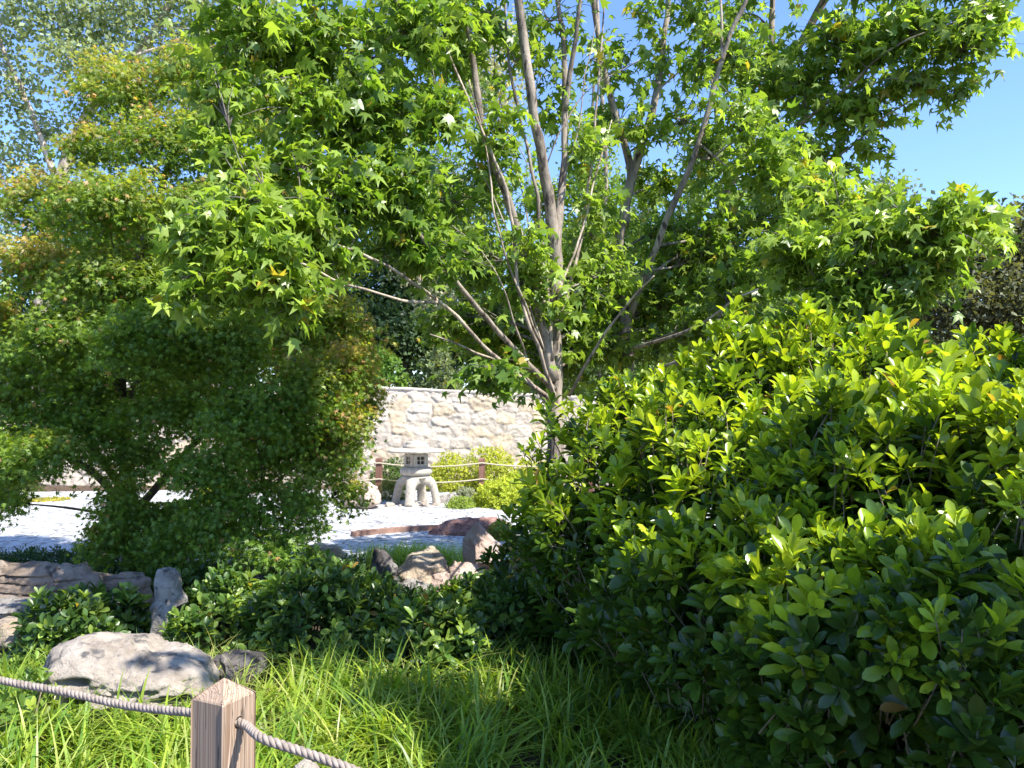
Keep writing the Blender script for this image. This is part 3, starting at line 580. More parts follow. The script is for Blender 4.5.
# ---------------------------------------------------------------- grass
def grass(acc, x, y, h, lean, wd, ca, cb, z0=None, seg=5):
    n = len(x); az = U(0, 6.283, n); d = np.stack((np.cos(az), np.sin(az), np.zeros(n)), -1); s = np.stack((-np.sin(az), np.cos(az), np.zeros(n)), -1)
    tw = U(-.6, .6, n); s = norm(s + d * tw[:, None]); b = np.stack((x, y, gh(x, y) - .01 if z0 is None else z0), -1)
    col = mixcol(n, ca, cb); t = np.linspace(0, 1, seg + 1); V = []
    for k, q_ in enumerate(t):
        out = lean * h * (q_ ** 2.0); up = h * (q_ - .42 * np.minimum(lean, 1.4) * q_ ** 2.4)
        c = b + d * out[:, None] + np.array((0, 0, 1.)) * up[:, None]; w_ = wd * (1 - q_ ** 2.2) * (.75 + .5 * min(q_ * 4, .5))
        V.append(c - s * w_[:, None]); V.append(c + s * w_[:, None])
    V = np.stack(V, 1); m = V.shape[1]; off = (np.arange(n) * m)[:, None, None]
    f = np.array([(2 * k, 2 * k + 1, 2 * k + 3, 2 * k + 2) for k in range(seg)])
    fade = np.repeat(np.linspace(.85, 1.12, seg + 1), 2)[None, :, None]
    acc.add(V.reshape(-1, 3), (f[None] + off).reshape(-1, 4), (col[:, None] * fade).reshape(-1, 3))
def tufts(acc, cx, cy, per, rad, h0, h1, ca, cb, wd=.0042):
    n = len(cx) * per; x = np.repeat(cx, per) + RNG.normal(size=n) * rad; y = np.repeat(cy, per) + RNG.normal(size=n) * rad
    th = np.repeat(U(.8, 1.15, len(cx)), per)
    grass(acc, x, y, U(h0, h1, n) * th, U(.2, 1.25, n), wd * U(.6, 1.35, n), ca, cb)
ga = Acc(); n = 560
cx = U(-2.9, 1.5, n); cy = U(2.2, 4.45, n)
keep = (cx < 1.15 + .0 * cy) & ~((np.hypot((cx + 1.95) / .5, (cy - 4.0) / .26) < 1)); keep &= ~((cx < -1.2) & (cy > 4.2))
cx, cy = cx[keep], cy[keep]
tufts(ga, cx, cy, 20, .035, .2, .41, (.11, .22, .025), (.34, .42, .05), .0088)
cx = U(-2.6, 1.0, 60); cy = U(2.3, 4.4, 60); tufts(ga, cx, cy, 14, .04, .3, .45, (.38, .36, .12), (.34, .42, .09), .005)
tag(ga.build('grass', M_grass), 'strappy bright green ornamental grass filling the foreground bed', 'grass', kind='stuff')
def tuft_thing(px, d_, label, h, r_, n, ca=(.1, .2, .03), cb=(.26, .36, .07), sc=1):
    c = P(px, 600, d_); a = Acc(); x = c[0] + RNG.normal(size=n) * r_; y = d_ + RNG.normal(size=n) * r_ * .7
    grass(a, x, y, U(.6, 1.05, n) * h, U(.2, 1.3, n), .004 * sc * U(.7, 1.3, n), ca, cb)
    tag(a.build('grass_tuft', M_grass, loc=(c[0], d_, float(gh(c[0], d_)))), label, 'grass tuft', 'grass tufts between the rocks')
tuft_thing(172, 4.55, 'arching grass tuft below the upright grey standing stone', .34, .1, 220)
tuft_thing(418, 7.75, 'bright green grass tuft on the gravel edge behind the tan boulder', .32, .3, 1500, (.2, .33, .05), (.38, .5, .09), 1.2)
tuft_thing(30, 4.45, 'grass tuft left of the large pale boulder', .34, .16, 260)
tuft_thing(372, 7.5, 'sparse thin grass tuft at the left end of the gravel edge', .38, .12, 60, (.12, .2, .04), (.25, .3, .08))
tuft_thing(330, 4.45, 'grass tuft growing in front of the broad leafy shrub', .36, .12, 200)
tuft_thing(560, 4.8, 'shaded grass tuft at the foot of the hedge', .4, .18, 300)

# ---------------------------------------------------------------- trees
def limb(acc, pts, r0, r1, store, sides=9, col=(1, 1, 1), n=7, rough=.12):
    w_ = catmull(pts, n); rr = r0 + (r1 - r0) * np.linspace(0, 1, len(w_)) ** .8
    w_ = w_ + np.stack([vnoise(w_ * 5 + k * 11) for k in range(3)], -1) * .012
    tube(acc, w_, rr, sides, col, rough); store.append(np.concatenate((w_, rr[:, None]), 1)); return w_
def nearest(store, c, below=.6):
    s = np.vstack(store); d = np.linalg.norm(s[:, :3] - c, axis=1) + below * np.maximum(s[:, 2] - c[2] + .15, 0) * 2
    return s[np.argmin(d)]
def pads_to_tree(pads, store, wacc, tacc, lacc, tmpl, L, cols_fn, per_twig=7, twig=.32, droop=.38, dens=1.0, wid=None, limbs=True, upn=.5):
    for pd in pads:
        cx, cy, d_, rx, ry, n_t = pd[:6]; warm = pd[6] if len(pd) > 6 else 0; rd = pd[7] if len(pd) > 7 else None
        c = P(cx, cy, d_); sx_, sz_ = rx * d_ / F, ry * d_ / F; sy_ = rd or (sx_ + sz_) * .5
        s = nearest(store, c); start = s[:3]; r_ = min(s[3] * .6, .006 + .012 * np.linalg.norm(c - start))
        mid = (start + c) / 2 + np.array((0, 0, .08 * np.linalg.norm(c - start))) + RNG.normal(size=3) * .05
        br = catmull([start, mid, c], 6)
        if limbs: tube(wacc, br, np.linspace(r_, r_ * .35 + .001, len(br)), 6)
        n_t = max(3, int(n_t * dens)); e = rdir(n_t); e = e * (U(.2, 1, n_t) ** .5 * (1 + .45 * vnoise(e * 2 + cx)) * (1 + .5 * (U(0, 1, n_t) < .15)))[:, None]; tips = c + e * (sx_, sy_, sz_)
        src = br[RNG.integers(len(br) // 2, len(br), n_t)]
        P0 = []; FW = []
        for i in range(n_t):
            v = tips[i] - src[i]; m_ = src[i] + v * .55 + np.array((0, 0, .1)) * np.linalg.norm(v) + RNG.normal(size=3) * .02
            tw = np.array([src[i], m_, tips[i]])
            if limbs: tube(tacc, catmull(tw, 3), np.linspace(.0045, .0015, 7), 3)
            t = U(.35, 1, per_twig); t[0] = 1; p = np.where(t[:, None] < .55, src[i] + (m_ - src[i]) * (t / .55)[:, None], m_ + (tips[i] - m_) * ((t - .55) / .45)[:, None])
            P0.append(p); FW.append(norm(v)[None] * .5 + rdir(per_twig))
        P0 = np.vstack(P0) + RNG.normal(size=(n_t * per_twig, 3)) * L * .45; FW = np.vstack(FW); n = len(P0)
        FW[:, 2] = FW[:, 2] * .35 - droop; nr = rdir(n) * .75 + (0, 0, upn)
        leaves(lacc, tmpl, P0, FW, nr, L * U(.6, 1.15, n), cols_fn(n, warm, (P0 - c) / (sx_, sy_, sz_)), wid)

# --- sweetgums: trunk 1 (multi-stem), trunk 2, trunk 3
def gum_cols(n, warm, rel):
    t = np.clip(U(-.1, 1, n) + warm, 0, 1.3); c = mixcol(n, (.10, .185, .026), (.27, .37, .058), t, .2)
    k = U(0, 1, n) < .012; c[k] = (.42, .33, .05); return c
GG = 'sweetgum trees behind the hedge'
def gum(label, base, limbs, pads, dens=1.0, L=.1):
    root = thing('sweetgum_tree', base, label, 'tree', GG); wa, ta, la, st = Acc(), Acc(), Acc(), []
    for pts, r0, r1 in limbs: limb(wa, [P(*p) for p in pts], r0 * .74, r1 * .74, st, col=(1.35, 1.28, 1.2) if r0 > .025 else (1.9, 1.75, 1.6))
    pads_to_tree(pads, st, wa, wa, la, SWEET, L, gum_cols, dens=dens * 2.5)
    wa.build('trunk', M_bark, root); la.build('crown', M_sweet, root)
b1 = P(556, 400, 6.2); b1[2] = 0
def B(px, d): p = P(px, 400, d); return None
limbs1 = [
    ([(560, 608, 6.2), (557, 480, 6.2), (555, 400, 6.2), (554, 330, 6.2), (556, 260, 6.15), (548, 190, 6.1), (534, 110, 6.0), (519, 0, 5.9), (505, -120, 5.8), (498, -260, 5.7)], .11, .03),
    ([(555, 260, 6.15), (562, 200, 6.2), (565, 127, 6.3), (564, 50, 6.35), (557, -20, 6.4), (550, -200, 6.4)], .055, .02),
    ([(565, 110, 6.3), (574, 50, 6.2), (584, -20, 6.1), (610, -160, 6.0)], .035, .012),
    ([(553, 380, 6.1), (538, 300, 6.0), (510, 205, 5.85), (484, 135, 5.75), (473, 60, 5.7), (461, -10, 5.6), (440, -160, 5.5)], .06, .02),
    ([(556, 400, 6.0), (540, 352, 5.8), (519, 290, 5.7), (508, 200, 5.6), (476, 117, 5.55), (448, 50, 5.5), (425, -10, 5.4), (400, -80, 5.3)], .022, .008),
    ([(540, 340, 5.9), (524, 300, 5.7), (500, 240, 5.6), (486, 150, 5.6), (470, 80, 5.55)], .014, .006),
    ([(555, 390, 6.1), (510, 345, 5.8), (469, 298, 5.4), (440, 262, 5.2), (420, 235, 5.0), (385, 200, 5.3), (335, 150, 5.3), (280, 110, 5.2)], .034, .007),
    ([(552, 400, 6.1), (500, 360, 5.7), (440, 303, 5.3), (398, 274, 5.0), (363, 255, 4.8), (330, 241, 4.6), (300, 215, 4.4), (255, 200, 4.2)], .024, .006),
    ([(440, 303, 5.3), (400, 300, 5.0), (350, 285, 4.7), (290, 260, 4.4), (230, 245, 4.2)], .016, .006),
    ([(552, 410, 6.1), (520, 372, 5.9), (470, 350, 5.6), (430, 335, 5.4)], .02, .006),
    ([(555, 300, 6.1), (580, 235, 6.2), (600, 160, 6.4), (612, 120, 6.5)], .016, .006),
    ([(545, 350, 6.0), (525, 290, 5.9), (505, 225, 5.8), (470, 150, 5.7), (440, 90, 5.6), (425, 60, 5.6)], .011, .004),
    ([(550, 330, 6.1), (536, 260, 6.1), (520, 180, 6.2), (500, 100, 6.3), (492, 40, 6.3)], .012, .004),
    ([(552, 360, 6.05), (545, 260, 6.0), (532, 170, 6.0), (512, 80, 6.0), (505, 0, 6.0), (500, -80, 6.0)], .026, .008),
    ([(556, 340, 6.1), (578, 250, 6.3), (592, 160, 6.4), (600, 60, 6.5), (606, -30, 6.6)], .022, .008),
    ([(556, 280, 6.1), (540, 200, 6.2), (522, 150, 6.2), (505, 135, 6.2)], .01, .003), ([(563, 180, 6.2), (580, 120, 6.2), (588, 60, 6.2), (598, 20, 6.2)], .01, .003),
    ([(545, 170, 6.1), (560, 130, 6.0), (590, 90, 6.0), (640, 60, 5.9)], .01, .003), ([(530, 370, 5.9), (517, 330, 5.7), (505, 290, 5.6), (480, 250, 5.5), (452, 225, 5.5)], .012, .004),
    ([(570, 395, 6.0), (600, 340, 5.6), (630, 300, 5.4), (655, 275, 5.2)], .018, .006)]
pads1 = [(255, 265, 4.2, 62, 34, 22, .25), (215, 235, 4.2, 42, 34, 14, .35), (290, 300, 4.3, 38, 26, 11, .2), (190, 295, 4.15, 26, 24, 5, .3), (255, 205, 4.35, 50, 26, 12, .3),
    (250, 30, 4.6, 62, 40, 20, .1), (225, 80, 4.5, 36, 28, 8, .2), (330, 40, 4.9, 56, 50, 22, 0), (405, 30, 5.1, 52, 48, 22, .1), (300, 110, 4.7, 50, 44, 16, .1),
    (375, 110, 5.0, 56, 46, 24, -.1), (430, 110, 5.3, 40, 44, 16, 0), (400, 180, 5.0, 56, 44, 26, -.15), (345, 190, 4.8, 46, 40, 18, 0), (450, 200, 6.8, 40, 48, 18, -.1),
    (330, 250, 4.8, 38, 30, 10, .1), (420, 245, 5.2, 50, 40, 22, -.2), (475, 265, 6.9, 40, 44, 20, 0), (445, 320, 6.7, 38, 26, 12, .1), (490, 335, 6.8, 46, 34, 20, 0),
    (540, 355, 6.8, 46, 30, 20, -.1), (490, 380, 5.3, 44, 16, 8, -.3), (560, 380, 7.6, 50, 22, 14, -.1), (600, 350, 6.8, 46, 34, 16, .1), (640, 300, 7.2, 46, 36, 18, .2),
    (610, 270, 6.5, 40, 30, 10, .3), (520, 280, 5.9, 34, 40, 10, .1), (545, 352, 6.35, 28, 16, 5, .1), (580, 345, 6.4, 28, 18, 6, .1), (560, 312, 6.0, 26, 18, 3, .2), (545, 330, 6.9, 40, 26, 12, .1), (580, 348, 7.0, 36, 24, 12, .1), (610, 330, 7.3, 40, 34, 12, .2), (590, 290, 6.4, 34, 34, 9, .2), (655, 350, 7.3, 40, 24, 10, .1), (450, 20, 5.5, 40, 40, 12, .1), (490, 170, 5.9, 30, 50, 8, .1), (600, 210, 6.4, 34, 28, 5, .2), (520, 60, 6.2, 30, 30, 4, .2),
    (520, -60, 5.9, 80, 40, 14, 0), (400, -60, 5.3, 90, 40, 20, 0), (560, 110, 6.5, 26, 40, 5, .1), (480, 20, 6.0, 30, 30, 6, .1), (535, 60, 6.5, 24, 40, 4, .2), (330, 130, 5.0, 30, 30, 7, .1), (365, 180, 4.9, 30, 24, 7, .2), (590, 60, 6.6, 24, 40, 4, .2), (300, 160, 4.7, 40, 24, 9, .2), (230, 160, 4.4, 30, 24, 6, .3), (290, -60, 4.9, 80, 40, 16, 0), (360, 60, 5.9, 110, 80, 18, -.2), (430, 210, 6.2, 60, 60, 9, -.2), (600, -50, 6.3, 50, 30, 8, 0), (560, 290, 6.8, 60, 60, 22, -.1), (500, 320, 6.8, 60, 40, 18, -.2), (455, 60, 6.4, 30, 40, 10, .1), (500, 130, 5.7, 26, 40, 6, .1), (540, 320, 6.9, 40, 34, 14, .2), (575, 330, 6.9, 40, 30, 14, .1), (530, 250, 5.7, 26, 34, 6, .2), (590, 150, 6.3, 26, 30, 5, .2), (550, 20, 6.3, 40, 30, 5, .2), (310, 220, 4.6, 40, 24, 10, .3), (190, 240, 4.2, 24, 22, 5, .3), (210, 130, 4.5, 26, 26, 5, .2), (590, 240, 6.9, 40, 50, 10, 0), (540, 200, 6.7, 26, 40, 5, 0)]
gum('tall multi-stem sweetgum with star shaped leaves, its branches reaching left over the maple', b1 * (1, 1, 0), limbs1, pads1, 1.25)
b2 = P(628, 500, 6.9); b2[2] = 0
limbs2 = [
    ([(634, 588, 6.9), (630, 450, 6.9), (626, 330, 6.9), (619, 245, 6.9), (624, 212, 6.9), (631, 172, 6.9), (610, 95, 6.8), (594, 5, 6.7), (585, -150, 6.6)], .095, .025),
    ([(622, 225, 6.9), (634, 172, 6.95), (657, 91, 7.1), (668, 0, 7.2), (680, -150, 7.3)], .07, .025),
    ([(628, 320, 6.9), (662, 232, 6.6), (700, 142, 6.4), (724, 52, 6.3), (748, -5, 6.2), (775, -90, 6.1)], .045, .018),
    ([(722, 60, 6.3), (722, 20, 6.3), (718, -40, 6.3)], .02, .01),
    ([(700, 142, 6.4), (735, 170, 6.2), (770, 150, 6.0)], .014, .006),
    ([(628, 350, 6.8), (660, 340, 6.0), (700, 325, 5.6), (735, 300, 5.3), (757, 288, 5.2)], .022, .008),
    ([(628, 380, 6.8), (700, 355, 6.0), (771, 328, 5.4), (830, 290, 5.1), (908, 240, 4.9), (950, 205, 4.8)], .032, .008),
    ([(657, 91, 7.1), (690, 60, 6.9), (720, 30, 6.8)], .014, .006)]
pads2 = [(640, 125, 6.7, 30, 26, 7, .1), (690, 260, 7.1, 46, 44, 20, .1), (730, 230, 7.0, 44, 40, 16, .1), (700, 60, 6.6, 30, 44, 8, 0), (770, 160, 6.0, 44, 40, 18, .2),
    (745, 290, 6.4, 52, 36, 22, .1), (800, 250, 5.3, 52, 44, 24, .25), (700, 330, 6.8, 44, 28, 14, 0), (780, 335, 5.4, 60, 24, 20, .1), (850, 300, 5.1, 56, 36, 22, .1),
    (870, 240, 5.0, 46, 38, 18, .3), (925, 235, 4.9, 46, 36, 18, .35), (955, 215, 4.8, 34, 28, 9, .4), (905, 290, 5.0, 50, 32, 18, .1), (860, 340, 5.2, 60, 24, 18, 0), (940, 270, 4.9, 36, 28, 9, .3),
    (660, 190, 7.3, 34, 26, 7, .2), (630, 60, 6.9, 30, 30, 4, .1), (820, 200, 5.5, 44, 36, 14, .3), (690, -40, 6.6, 60, 36, 12, 0), (745, 120, 6.2, 36, 32, 10, .1), (645, 10, 7.0, 30, 24, 4, .1), (985, 225, 4.8, 18, 18, 3, .9), (620, 120, 7.0, 30, 30, 6, .1), (690, 20, 6.9, 30, 30, 6, .1), (660, 60, 7.2, 24, 30, 5, .1), (740, 60, 6.4, 30, 40, 8, .2), (810, 200, 6.0, 40, 30, 9, .3), (720, 150, 6.8, 40, 34, 10, .2), (880, 200, 5.6, 26, 14, 4, .4), (660, 310, 7.4, 60, 50, 24, -.1), (720, 270, 7.4, 60, 60, 24, -.1), (660, 240, 7.3, 40, 40, 12, 0), (690, 120, 7.2, 30, 40, 7, .1), (640, 180, 7.4, 24, 30, 4, 0), (1000, 240, 5.2, 16, 22, 3, .2)]
gum('forked sweetgum in the middle, its lower limbs spreading right above the hedge', b2 * (1, 1, 0), limbs2, pads2, 1.2)
b3 = P(672, 500, 8.0); b3[2] = 0
limbs3 = [
    ([(664, 555, 8.0), (670, 440, 8.0), (678, 350, 8.0), (694, 300, 8.0), (728, 190, 7.8), (775, 88, 7.5), (824, 0, 7.2), (870, -120, 7.0)], .125, .04),
    ([(740, 165, 7.7), (770, 150, 7.2), (806, 120, 6.8), (855, 80, 6.5), (900, 44, 6.2), (960, 20, 6.0)], .035, .008),
    ([(775, 88, 7.5), (772, 20, 7.5), (776, -60, 7.5)], .05, .03),
    ([(728, 190, 7.8), (715, 110, 7.9), (708, 20, 8.0), (706, -60, 8.0)], .03, .015),
    ([(780, 150, 7.2), (830, 160, 6.8), (880, 120, 6.5), (920, 95, 6.3)], .018, .006)]
pads3 = [(800, 90, 7.0, 56, 44, 24, .1), (850, 40, 6.6, 62, 40, 28, .2), (915, 30, 6.3, 56, 36, 22, .2), (965, 50, 6.1, 40, 36, 14, .3), (990, 25, 6.1, 28, 28, 7, .3), (955, 95, 6.2, 24, 20, 4, .1),
    (850, 110, 6.7, 52, 36, 18, .1), (905, 80, 6.4, 40, 30, 11, .1), (820, 160, 6.9, 44, 34, 12, .2), (760, 60, 7.3, 46, 52, 16, 0), (780, 210, 7.2, 60, 50, 22, 0), (730, 20, 7.6, 34, 36, 8, 0),
    (700, 170, 7.8, 34, 44, 8, 0), (870, -40, 6.6, 100, 36, 24, .1), (770, -40, 7.0, 70, 36, 14, 0), (960, -30, 6.2, 60, 30, 12, .1), (870, 145, 6.5, 26, 20, 3, .2), (740, 320, 7.5, 70, 40, 20, -.1)]
gum('rear leaning sweetgum with a thick trunk, its crown filling the upper right', b3 * (1, 1, 0), limbs3, pads3, 1.2, .105)
b4 = P(600, 500, 18.5); b4[2] = 0
gum('slender background sweetgum seen as a curtain of green between the other trunks', b4, [
    ([(600, 530, 18.5), (602, 420, 18.5), (598, 300, 18.5), (606, 180, 18.5), (600, 60, 18.5), (596, -40, 18.5)], .14, .04),
    ([(600, 360, 18.5), (560, 280, 18.3), (530, 200, 18.2)], .03, .01), ([(600, 330, 18.5), (660, 250, 18.3), (700, 170, 18.2)], .03, .01), ([(600, 400, 18.5), (700, 330, 18.3), (800, 270, 18.3)], .03, .01)],
    [(560, 330, 18.3, 60, 50, 40), (640, 330, 18.3, 60, 50, 40), (520, 280, 18.3, 40, 50, 24), (600, 270, 18.3, 50, 50, 36), (680, 270, 18.3, 60, 60, 46), (760, 280, 18.3, 60, 50, 34), (830, 270, 18.3, 60, 50, 34), (530, 190, 18.3, 40, 50, 18),
     (700, 190, 18.2, 40, 50, 20), (640, 210, 18.4, 40, 40, 14), (480, 220, 18.4, 50, 70, 34), (470, 90, 18.4, 40, 60, 18), (760, 200, 18.2, 60, 50, 26), (780, 120, 18.4, 50, 50, 18), (720, 60, 18.5, 40, 60, 12), (400, 180, 18.4, 70, 80, 40), (330, 120, 18.3, 60, 80, 30), (470, 340, 18.5, 50, 34, 20)], 1.0, .17)

# --- japanese maple
def build_maple():
    bx_, by_ = P(132, 500, 6.9)[0], 6.9; bz = float(gh(bx_, by_)); root = thing('japanese_maple', (bx_, by_, bz), 'dense rounded japanese maple with orange tinted shoot tips, its crown down to the rocks', 'tree')
    wa, la, st = Acc(), Acc(), []
    z0 = [(132, 592, 6.9)]
    limb(wa, [P(*p) for p in [(130, 600, 6.9), (131, 560, 6.9), (128, 500, 6.95), (124, 440, 7), (120, 360, 7), (135, 270, 7), (165, 180, 7), (185, 110, 7)]], .10, .02, st)
    for pts in ([(130, 520, 6.9), (180, 460, 6.8), (240, 400, 6.7), (300, 370, 6.6)], [(128, 500, 6.9), (80, 430, 6.8), (30, 390, 6.7), (-20, 380, 6.7)], [(124, 430, 7), (80, 340, 7.1), (50, 260, 7.1)],
                [(125, 400, 7), (190, 320, 7), (250, 250, 7.1)], [(130, 530, 6.9), (200, 500, 6.6), (260, 490, 6.4)], [(128, 510, 6.9), (90, 470, 6.5), (50, 450, 6.3), (10, 450, 6.2)], [(125, 420, 7), (100, 330, 6.5), (120, 250, 6.3)]):
        limb(wa, [P(*p) for p in pts], .04, .012, st)
    # foliage pads: (px, py, depth, half-width, half-height, leaves, warmth)
    pads = [(195, 85, 7.1, 65, 30, .6), (125, 110, 7.0, 60, 34, .5), (230, 130, 7.0, 60, 34, .4), (90, 150, 7.0, 48, 28, .6), (165, 150, 6.6, 70, 34, .3), (45, 215, 6.8, 46, 30, .8),
        (110, 215, 6.5, 66, 34, .3), (195, 215, 6.5, 66, 36, .2), (270, 200, 6.9, 50, 34, .5), (25, 275, 6.5, 48, 34, .9), (100, 280, 6.3, 62, 32, .25), (180, 285, 6.3, 64, 32, .1), (255, 270, 6.6, 58, 36, .4),
        (-20, 330, 6.6, 50, 34, .5), (60, 340, 6.3, 62, 34, .1), (140, 350, 6.2, 66, 34, 0), (220, 350, 6.2, 64, 36, .05), (300, 330, 6.6, 56, 40, .5), (345, 345, 6.8, 38, 36, 1.3), (20, 400, 6.5, 36, 24, .1),
        (85, 410, 6.3, 42, 26, 0), (170, 415, 6.1, 60, 32, 0), (245, 420, 6.1, 60, 34, 0), (315, 405, 6.4, 46, 38, .25), (355, 400, 6.7, 24, 34, .9), (0, 470, 6.2, 34, 36, 0), (50, 455, 6.2, 40, 24, .1),
        (280, 470, 6.2, 56, 34, .05), (335, 460, 6.5, 32, 34, .5), (200, 470, 6.2, 50, 26, 0), (130, 460, 6.3, 34, 24, 0), (110, 520, 6.3, 30, 34, .1), (100, 555, 6.1, 22, 22, .2), (240, 520, 6.2, 54, 28, 0),
        (300, 520, 6.3, 34, 30, .1), (345, 495, 6.5, 18, 20, .4), (190, 545, 6.3, 50, 26, 0), (265, 555, 6.2, 44, 20, 0), (150, 530, 6.5, 40, 30, 0), (15, 505, 6.2, 26, 18, 0), (170, 575, 6.4, 40, 12, 0),
        (110, 250, 7.6, 70, 60, 0), (220, 300, 7.6, 90, 80, 0), (310, 280, 7.2, 44, 40, .5), (50, 380, 6.9, 60, 30, .1), (70, 430, 6.8, 50, 30, 0), (110, 440, 6.6, 40, 30, 0), (20, 450, 6.7, 40, 34, 0), (345, 440, 6.5, 34, 34, .8), (350, 380, 6.6, 30, 34, 1), (170, 400, 7.5, 80, 34, 0), (250, 450, 7.3, 70, 50, 0), (200, 530, 7.0, 90, 34, 0)]
    pads = [(a_ + U(-10, 10), b_ + U(-6, 6), c_ + U(-.35, .35), d1_ * U(.7, .95), e1_ * U(.85, 1.15), min(f1_ * 1.35 + .08, 1.3)) for a_, b_, c_, d1_, e1_, f1_ in pads]
    for cx, cy, d_, rx, ry, warm in pads:
        cx -= 4 if cx > 330 else 0; c = P(cx, cy, d_); s_ = np.array((rx, (rx + ry) * .45, ry * 1.22)) * d_ / F
        sp = nearest(st, c); br = catmull([sp[:3], (sp[:3] + c) / 2 + RNG.normal(size=3) * .06, c], 5); tube(wa, br, np.linspace(min(sp[3] * .6, .016), .004, len(br)), 5)
        for k in range(10):
            e = c + rdir(1)[0] * s_ * .9; tube(wa, catmull([br[-3], (br[-3] + e) / 2 + (0, 0, .05), e], 3), np.linspace(.005, .002, 7), 3)
        n = int(rx * ry * (2.3 if cy < 430 else 2.0)) ; nc = n // 9; d_ = d_ + 0
        # little drooping fans of leaves over the pad's shell
        dr = rdir(nc); dr[:, 2] = dr[:, 2] * .8 + .3; dr = norm(dr); k = 1 - .6 * U(0, 1, nc) ** 1.6
        lump = 1 + .42 * vnoise(dr * 2.6 + cx) + .2 * vnoise(dr * 7 + cy)
        fc = c + dr * (k * lump)[:, None] * s_
        P0 = np.repeat(fc, 9, 0) + RNG.normal(size=(nc * 9, 3)) * (.05, .05, .022); m = len(P0)
        FW = np.repeat(dr * (1, 1, .2), 9, 0) * .6 + rdir(m) * .8; FW[:, 2] -= .35; nr = rdir(m) * .75 + (0, 0, .5) + np.repeat(dr, 9, 0) * .7
        tw = np.clip(np.repeat((dr[:, 2] * .5 + .2) * (k > .75) * warm + U(-.25, .25, nc) * warm, 9), 0, 1)
        col = mixcol(m, (.085, .17, .024), (.21, .33, .05)); col = col * (1 - tw[:, None]) + tw[:, None] * mixcol(m, (.33, .37, .06), (.56, .38, .13))
        tip = U(0, 1, m) < .06 * warm; col[tip] = mixcol(tip.sum(), (.5, .26, .12), (.55, .38, .16))
        leaves(la, ACER, P0, FW, nr, U(.036, .058, m), col)
    wa.build('trunk', M_mbark, root); la.build('crown', M_acer, root)
build_maple()

# --- trees beyond: name, label, base px, depth, limbs, pads
def back_tree(name, label, limbs, pads, L, ca, cb, dens, bark=(1, 1, 1), tmpl=OVAL, wid=None, group=None, mt=None):
    base = P(*limbs[0][0][0]); base[2] = 0; root = thing(name, base, label, 'tree', group); wa, la, st = Acc(), Acc(), []
    for pts, r0, r1 in limbs:
        pp = [P(*p) for p in pts]
        if pts is limbs[0][0]: pp[0][2] = -.1
        limb(wa, pp, r0, r1, st, 8, bark, rough=.06)
    for cx, cy, d_, rx, ry in pads:
        c = P(cx, cy, d_); s_ = np.array((rx, (rx + ry) * .5, ry)) * d_ / F; sp = nearest(st, c)
        br = catmull([sp[:3], (sp[:3] + c) / 2 + RNG.normal(size=3) * .1 + (0, 0, .1), c], 4); tube(wa, br, np.linspace(min(sp[3] * .5, .03), .008, len(br)), 5, bark)
        nc = int(rx * ry * dens / 8) + 4
        for k in range(6):
            e = c + rdir(1)[0] * s_; tube(wa, catmull([br[-3], (br[-3] + e) / 2, e], 3), np.linspace(.01, .004, 7), 3, bark)
        dr = rdir(nc); k = U(.2, 1, nc) ** .6 * (1 + .3 * vnoise(dr * 3 + cx)); fc = c + dr * k[:, None] * s_
        P0 = np.repeat(fc, 8, 0) + RNG.normal(size=(nc * 8, 3)) * L * 1.5; m = len(P0); t = np.repeat(U(0, 1, nc), 8) * .6 + U(0, .4, m)
        leaves(la, tmpl, P0, rdir(m) * .8 + (0, 0, -.25), rdir(m) + (0, 0, .5), L * U(.6, 1.2, m), mixcol(m, ca, cb, t), wid)
    wa.build('trunk', M_bark, root); la.build('crown', mt or M_far, root)
back_tree('plane_tree', 'tall airy pale leaved tree at the upper left with blue sky between its leaves',
    [([(30, 470, 17), (40, 330, 17), (55, 200, 17), (90, 110, 17), (150, 40, 17), (200, -60, 17)], .22, .06), ([(60, 190, 17), (30, 110, 17), (0, 40, 17), (-20, -40, 17)], .08, .03), ([(90, 110, 17), (130, 60, 16.5), (190, 40, 16.5)], .06, .02), ([(45, 260, 17), (10, 190, 17), (-20, 150, 17)], .05, .02)],
    [(30, 20, 17, 46, 22), (100, 10, 17, 50, 22), (160, 30, 17, 50, 24), (70, 60, 16.5, 40, 22), (130, 70, 16.8, 44, 16), (15, 90, 17, 20, 28), (10, 160, 17, 22, 30), (40, 130, 17.2, 24, 16), (200, 70, 17, 50, 40), (60, -20, 17, 90, 24), (-10, 230, 17, 20, 30), (170, -15, 17, 70, 20), (240, 10, 17, 60, 40), (90, 40, 17.4, 40, 16), (-20, 60, 17, 20, 60), (280, 80, 17, 60, 60)],
    .14, (.14, .20, .10), (.34, .40, .23), .8, (2.2, 2.1, 1.9))
back_tree('pale_tree', 'light green feathery tree showing between the sweetgum stems',
    [([(590, 440, 19), (588, 330, 19), (584, 240, 19), (590, 150, 19), (596, 60, 19)], .12, .03), ([(586, 280, 19), (620, 220, 19), (650, 180, 19)], .04, .015)],
    [(560, 330, 19, 40, 36), (600, 300, 19, 44, 40), (575, 250, 19, 34, 36), (620, 240, 19, 34, 34), (590, 190, 19, 26, 30), (650, 300, 19, 34, 34), (596, 140, 19, 16, 24), (540, 290, 19, 20, 24), (520, 340, 19.5, 40, 30), (650, 340, 19, 50, 30)],
    .13, (.13, .22, .04), (.27, .37, .08), 2.6)
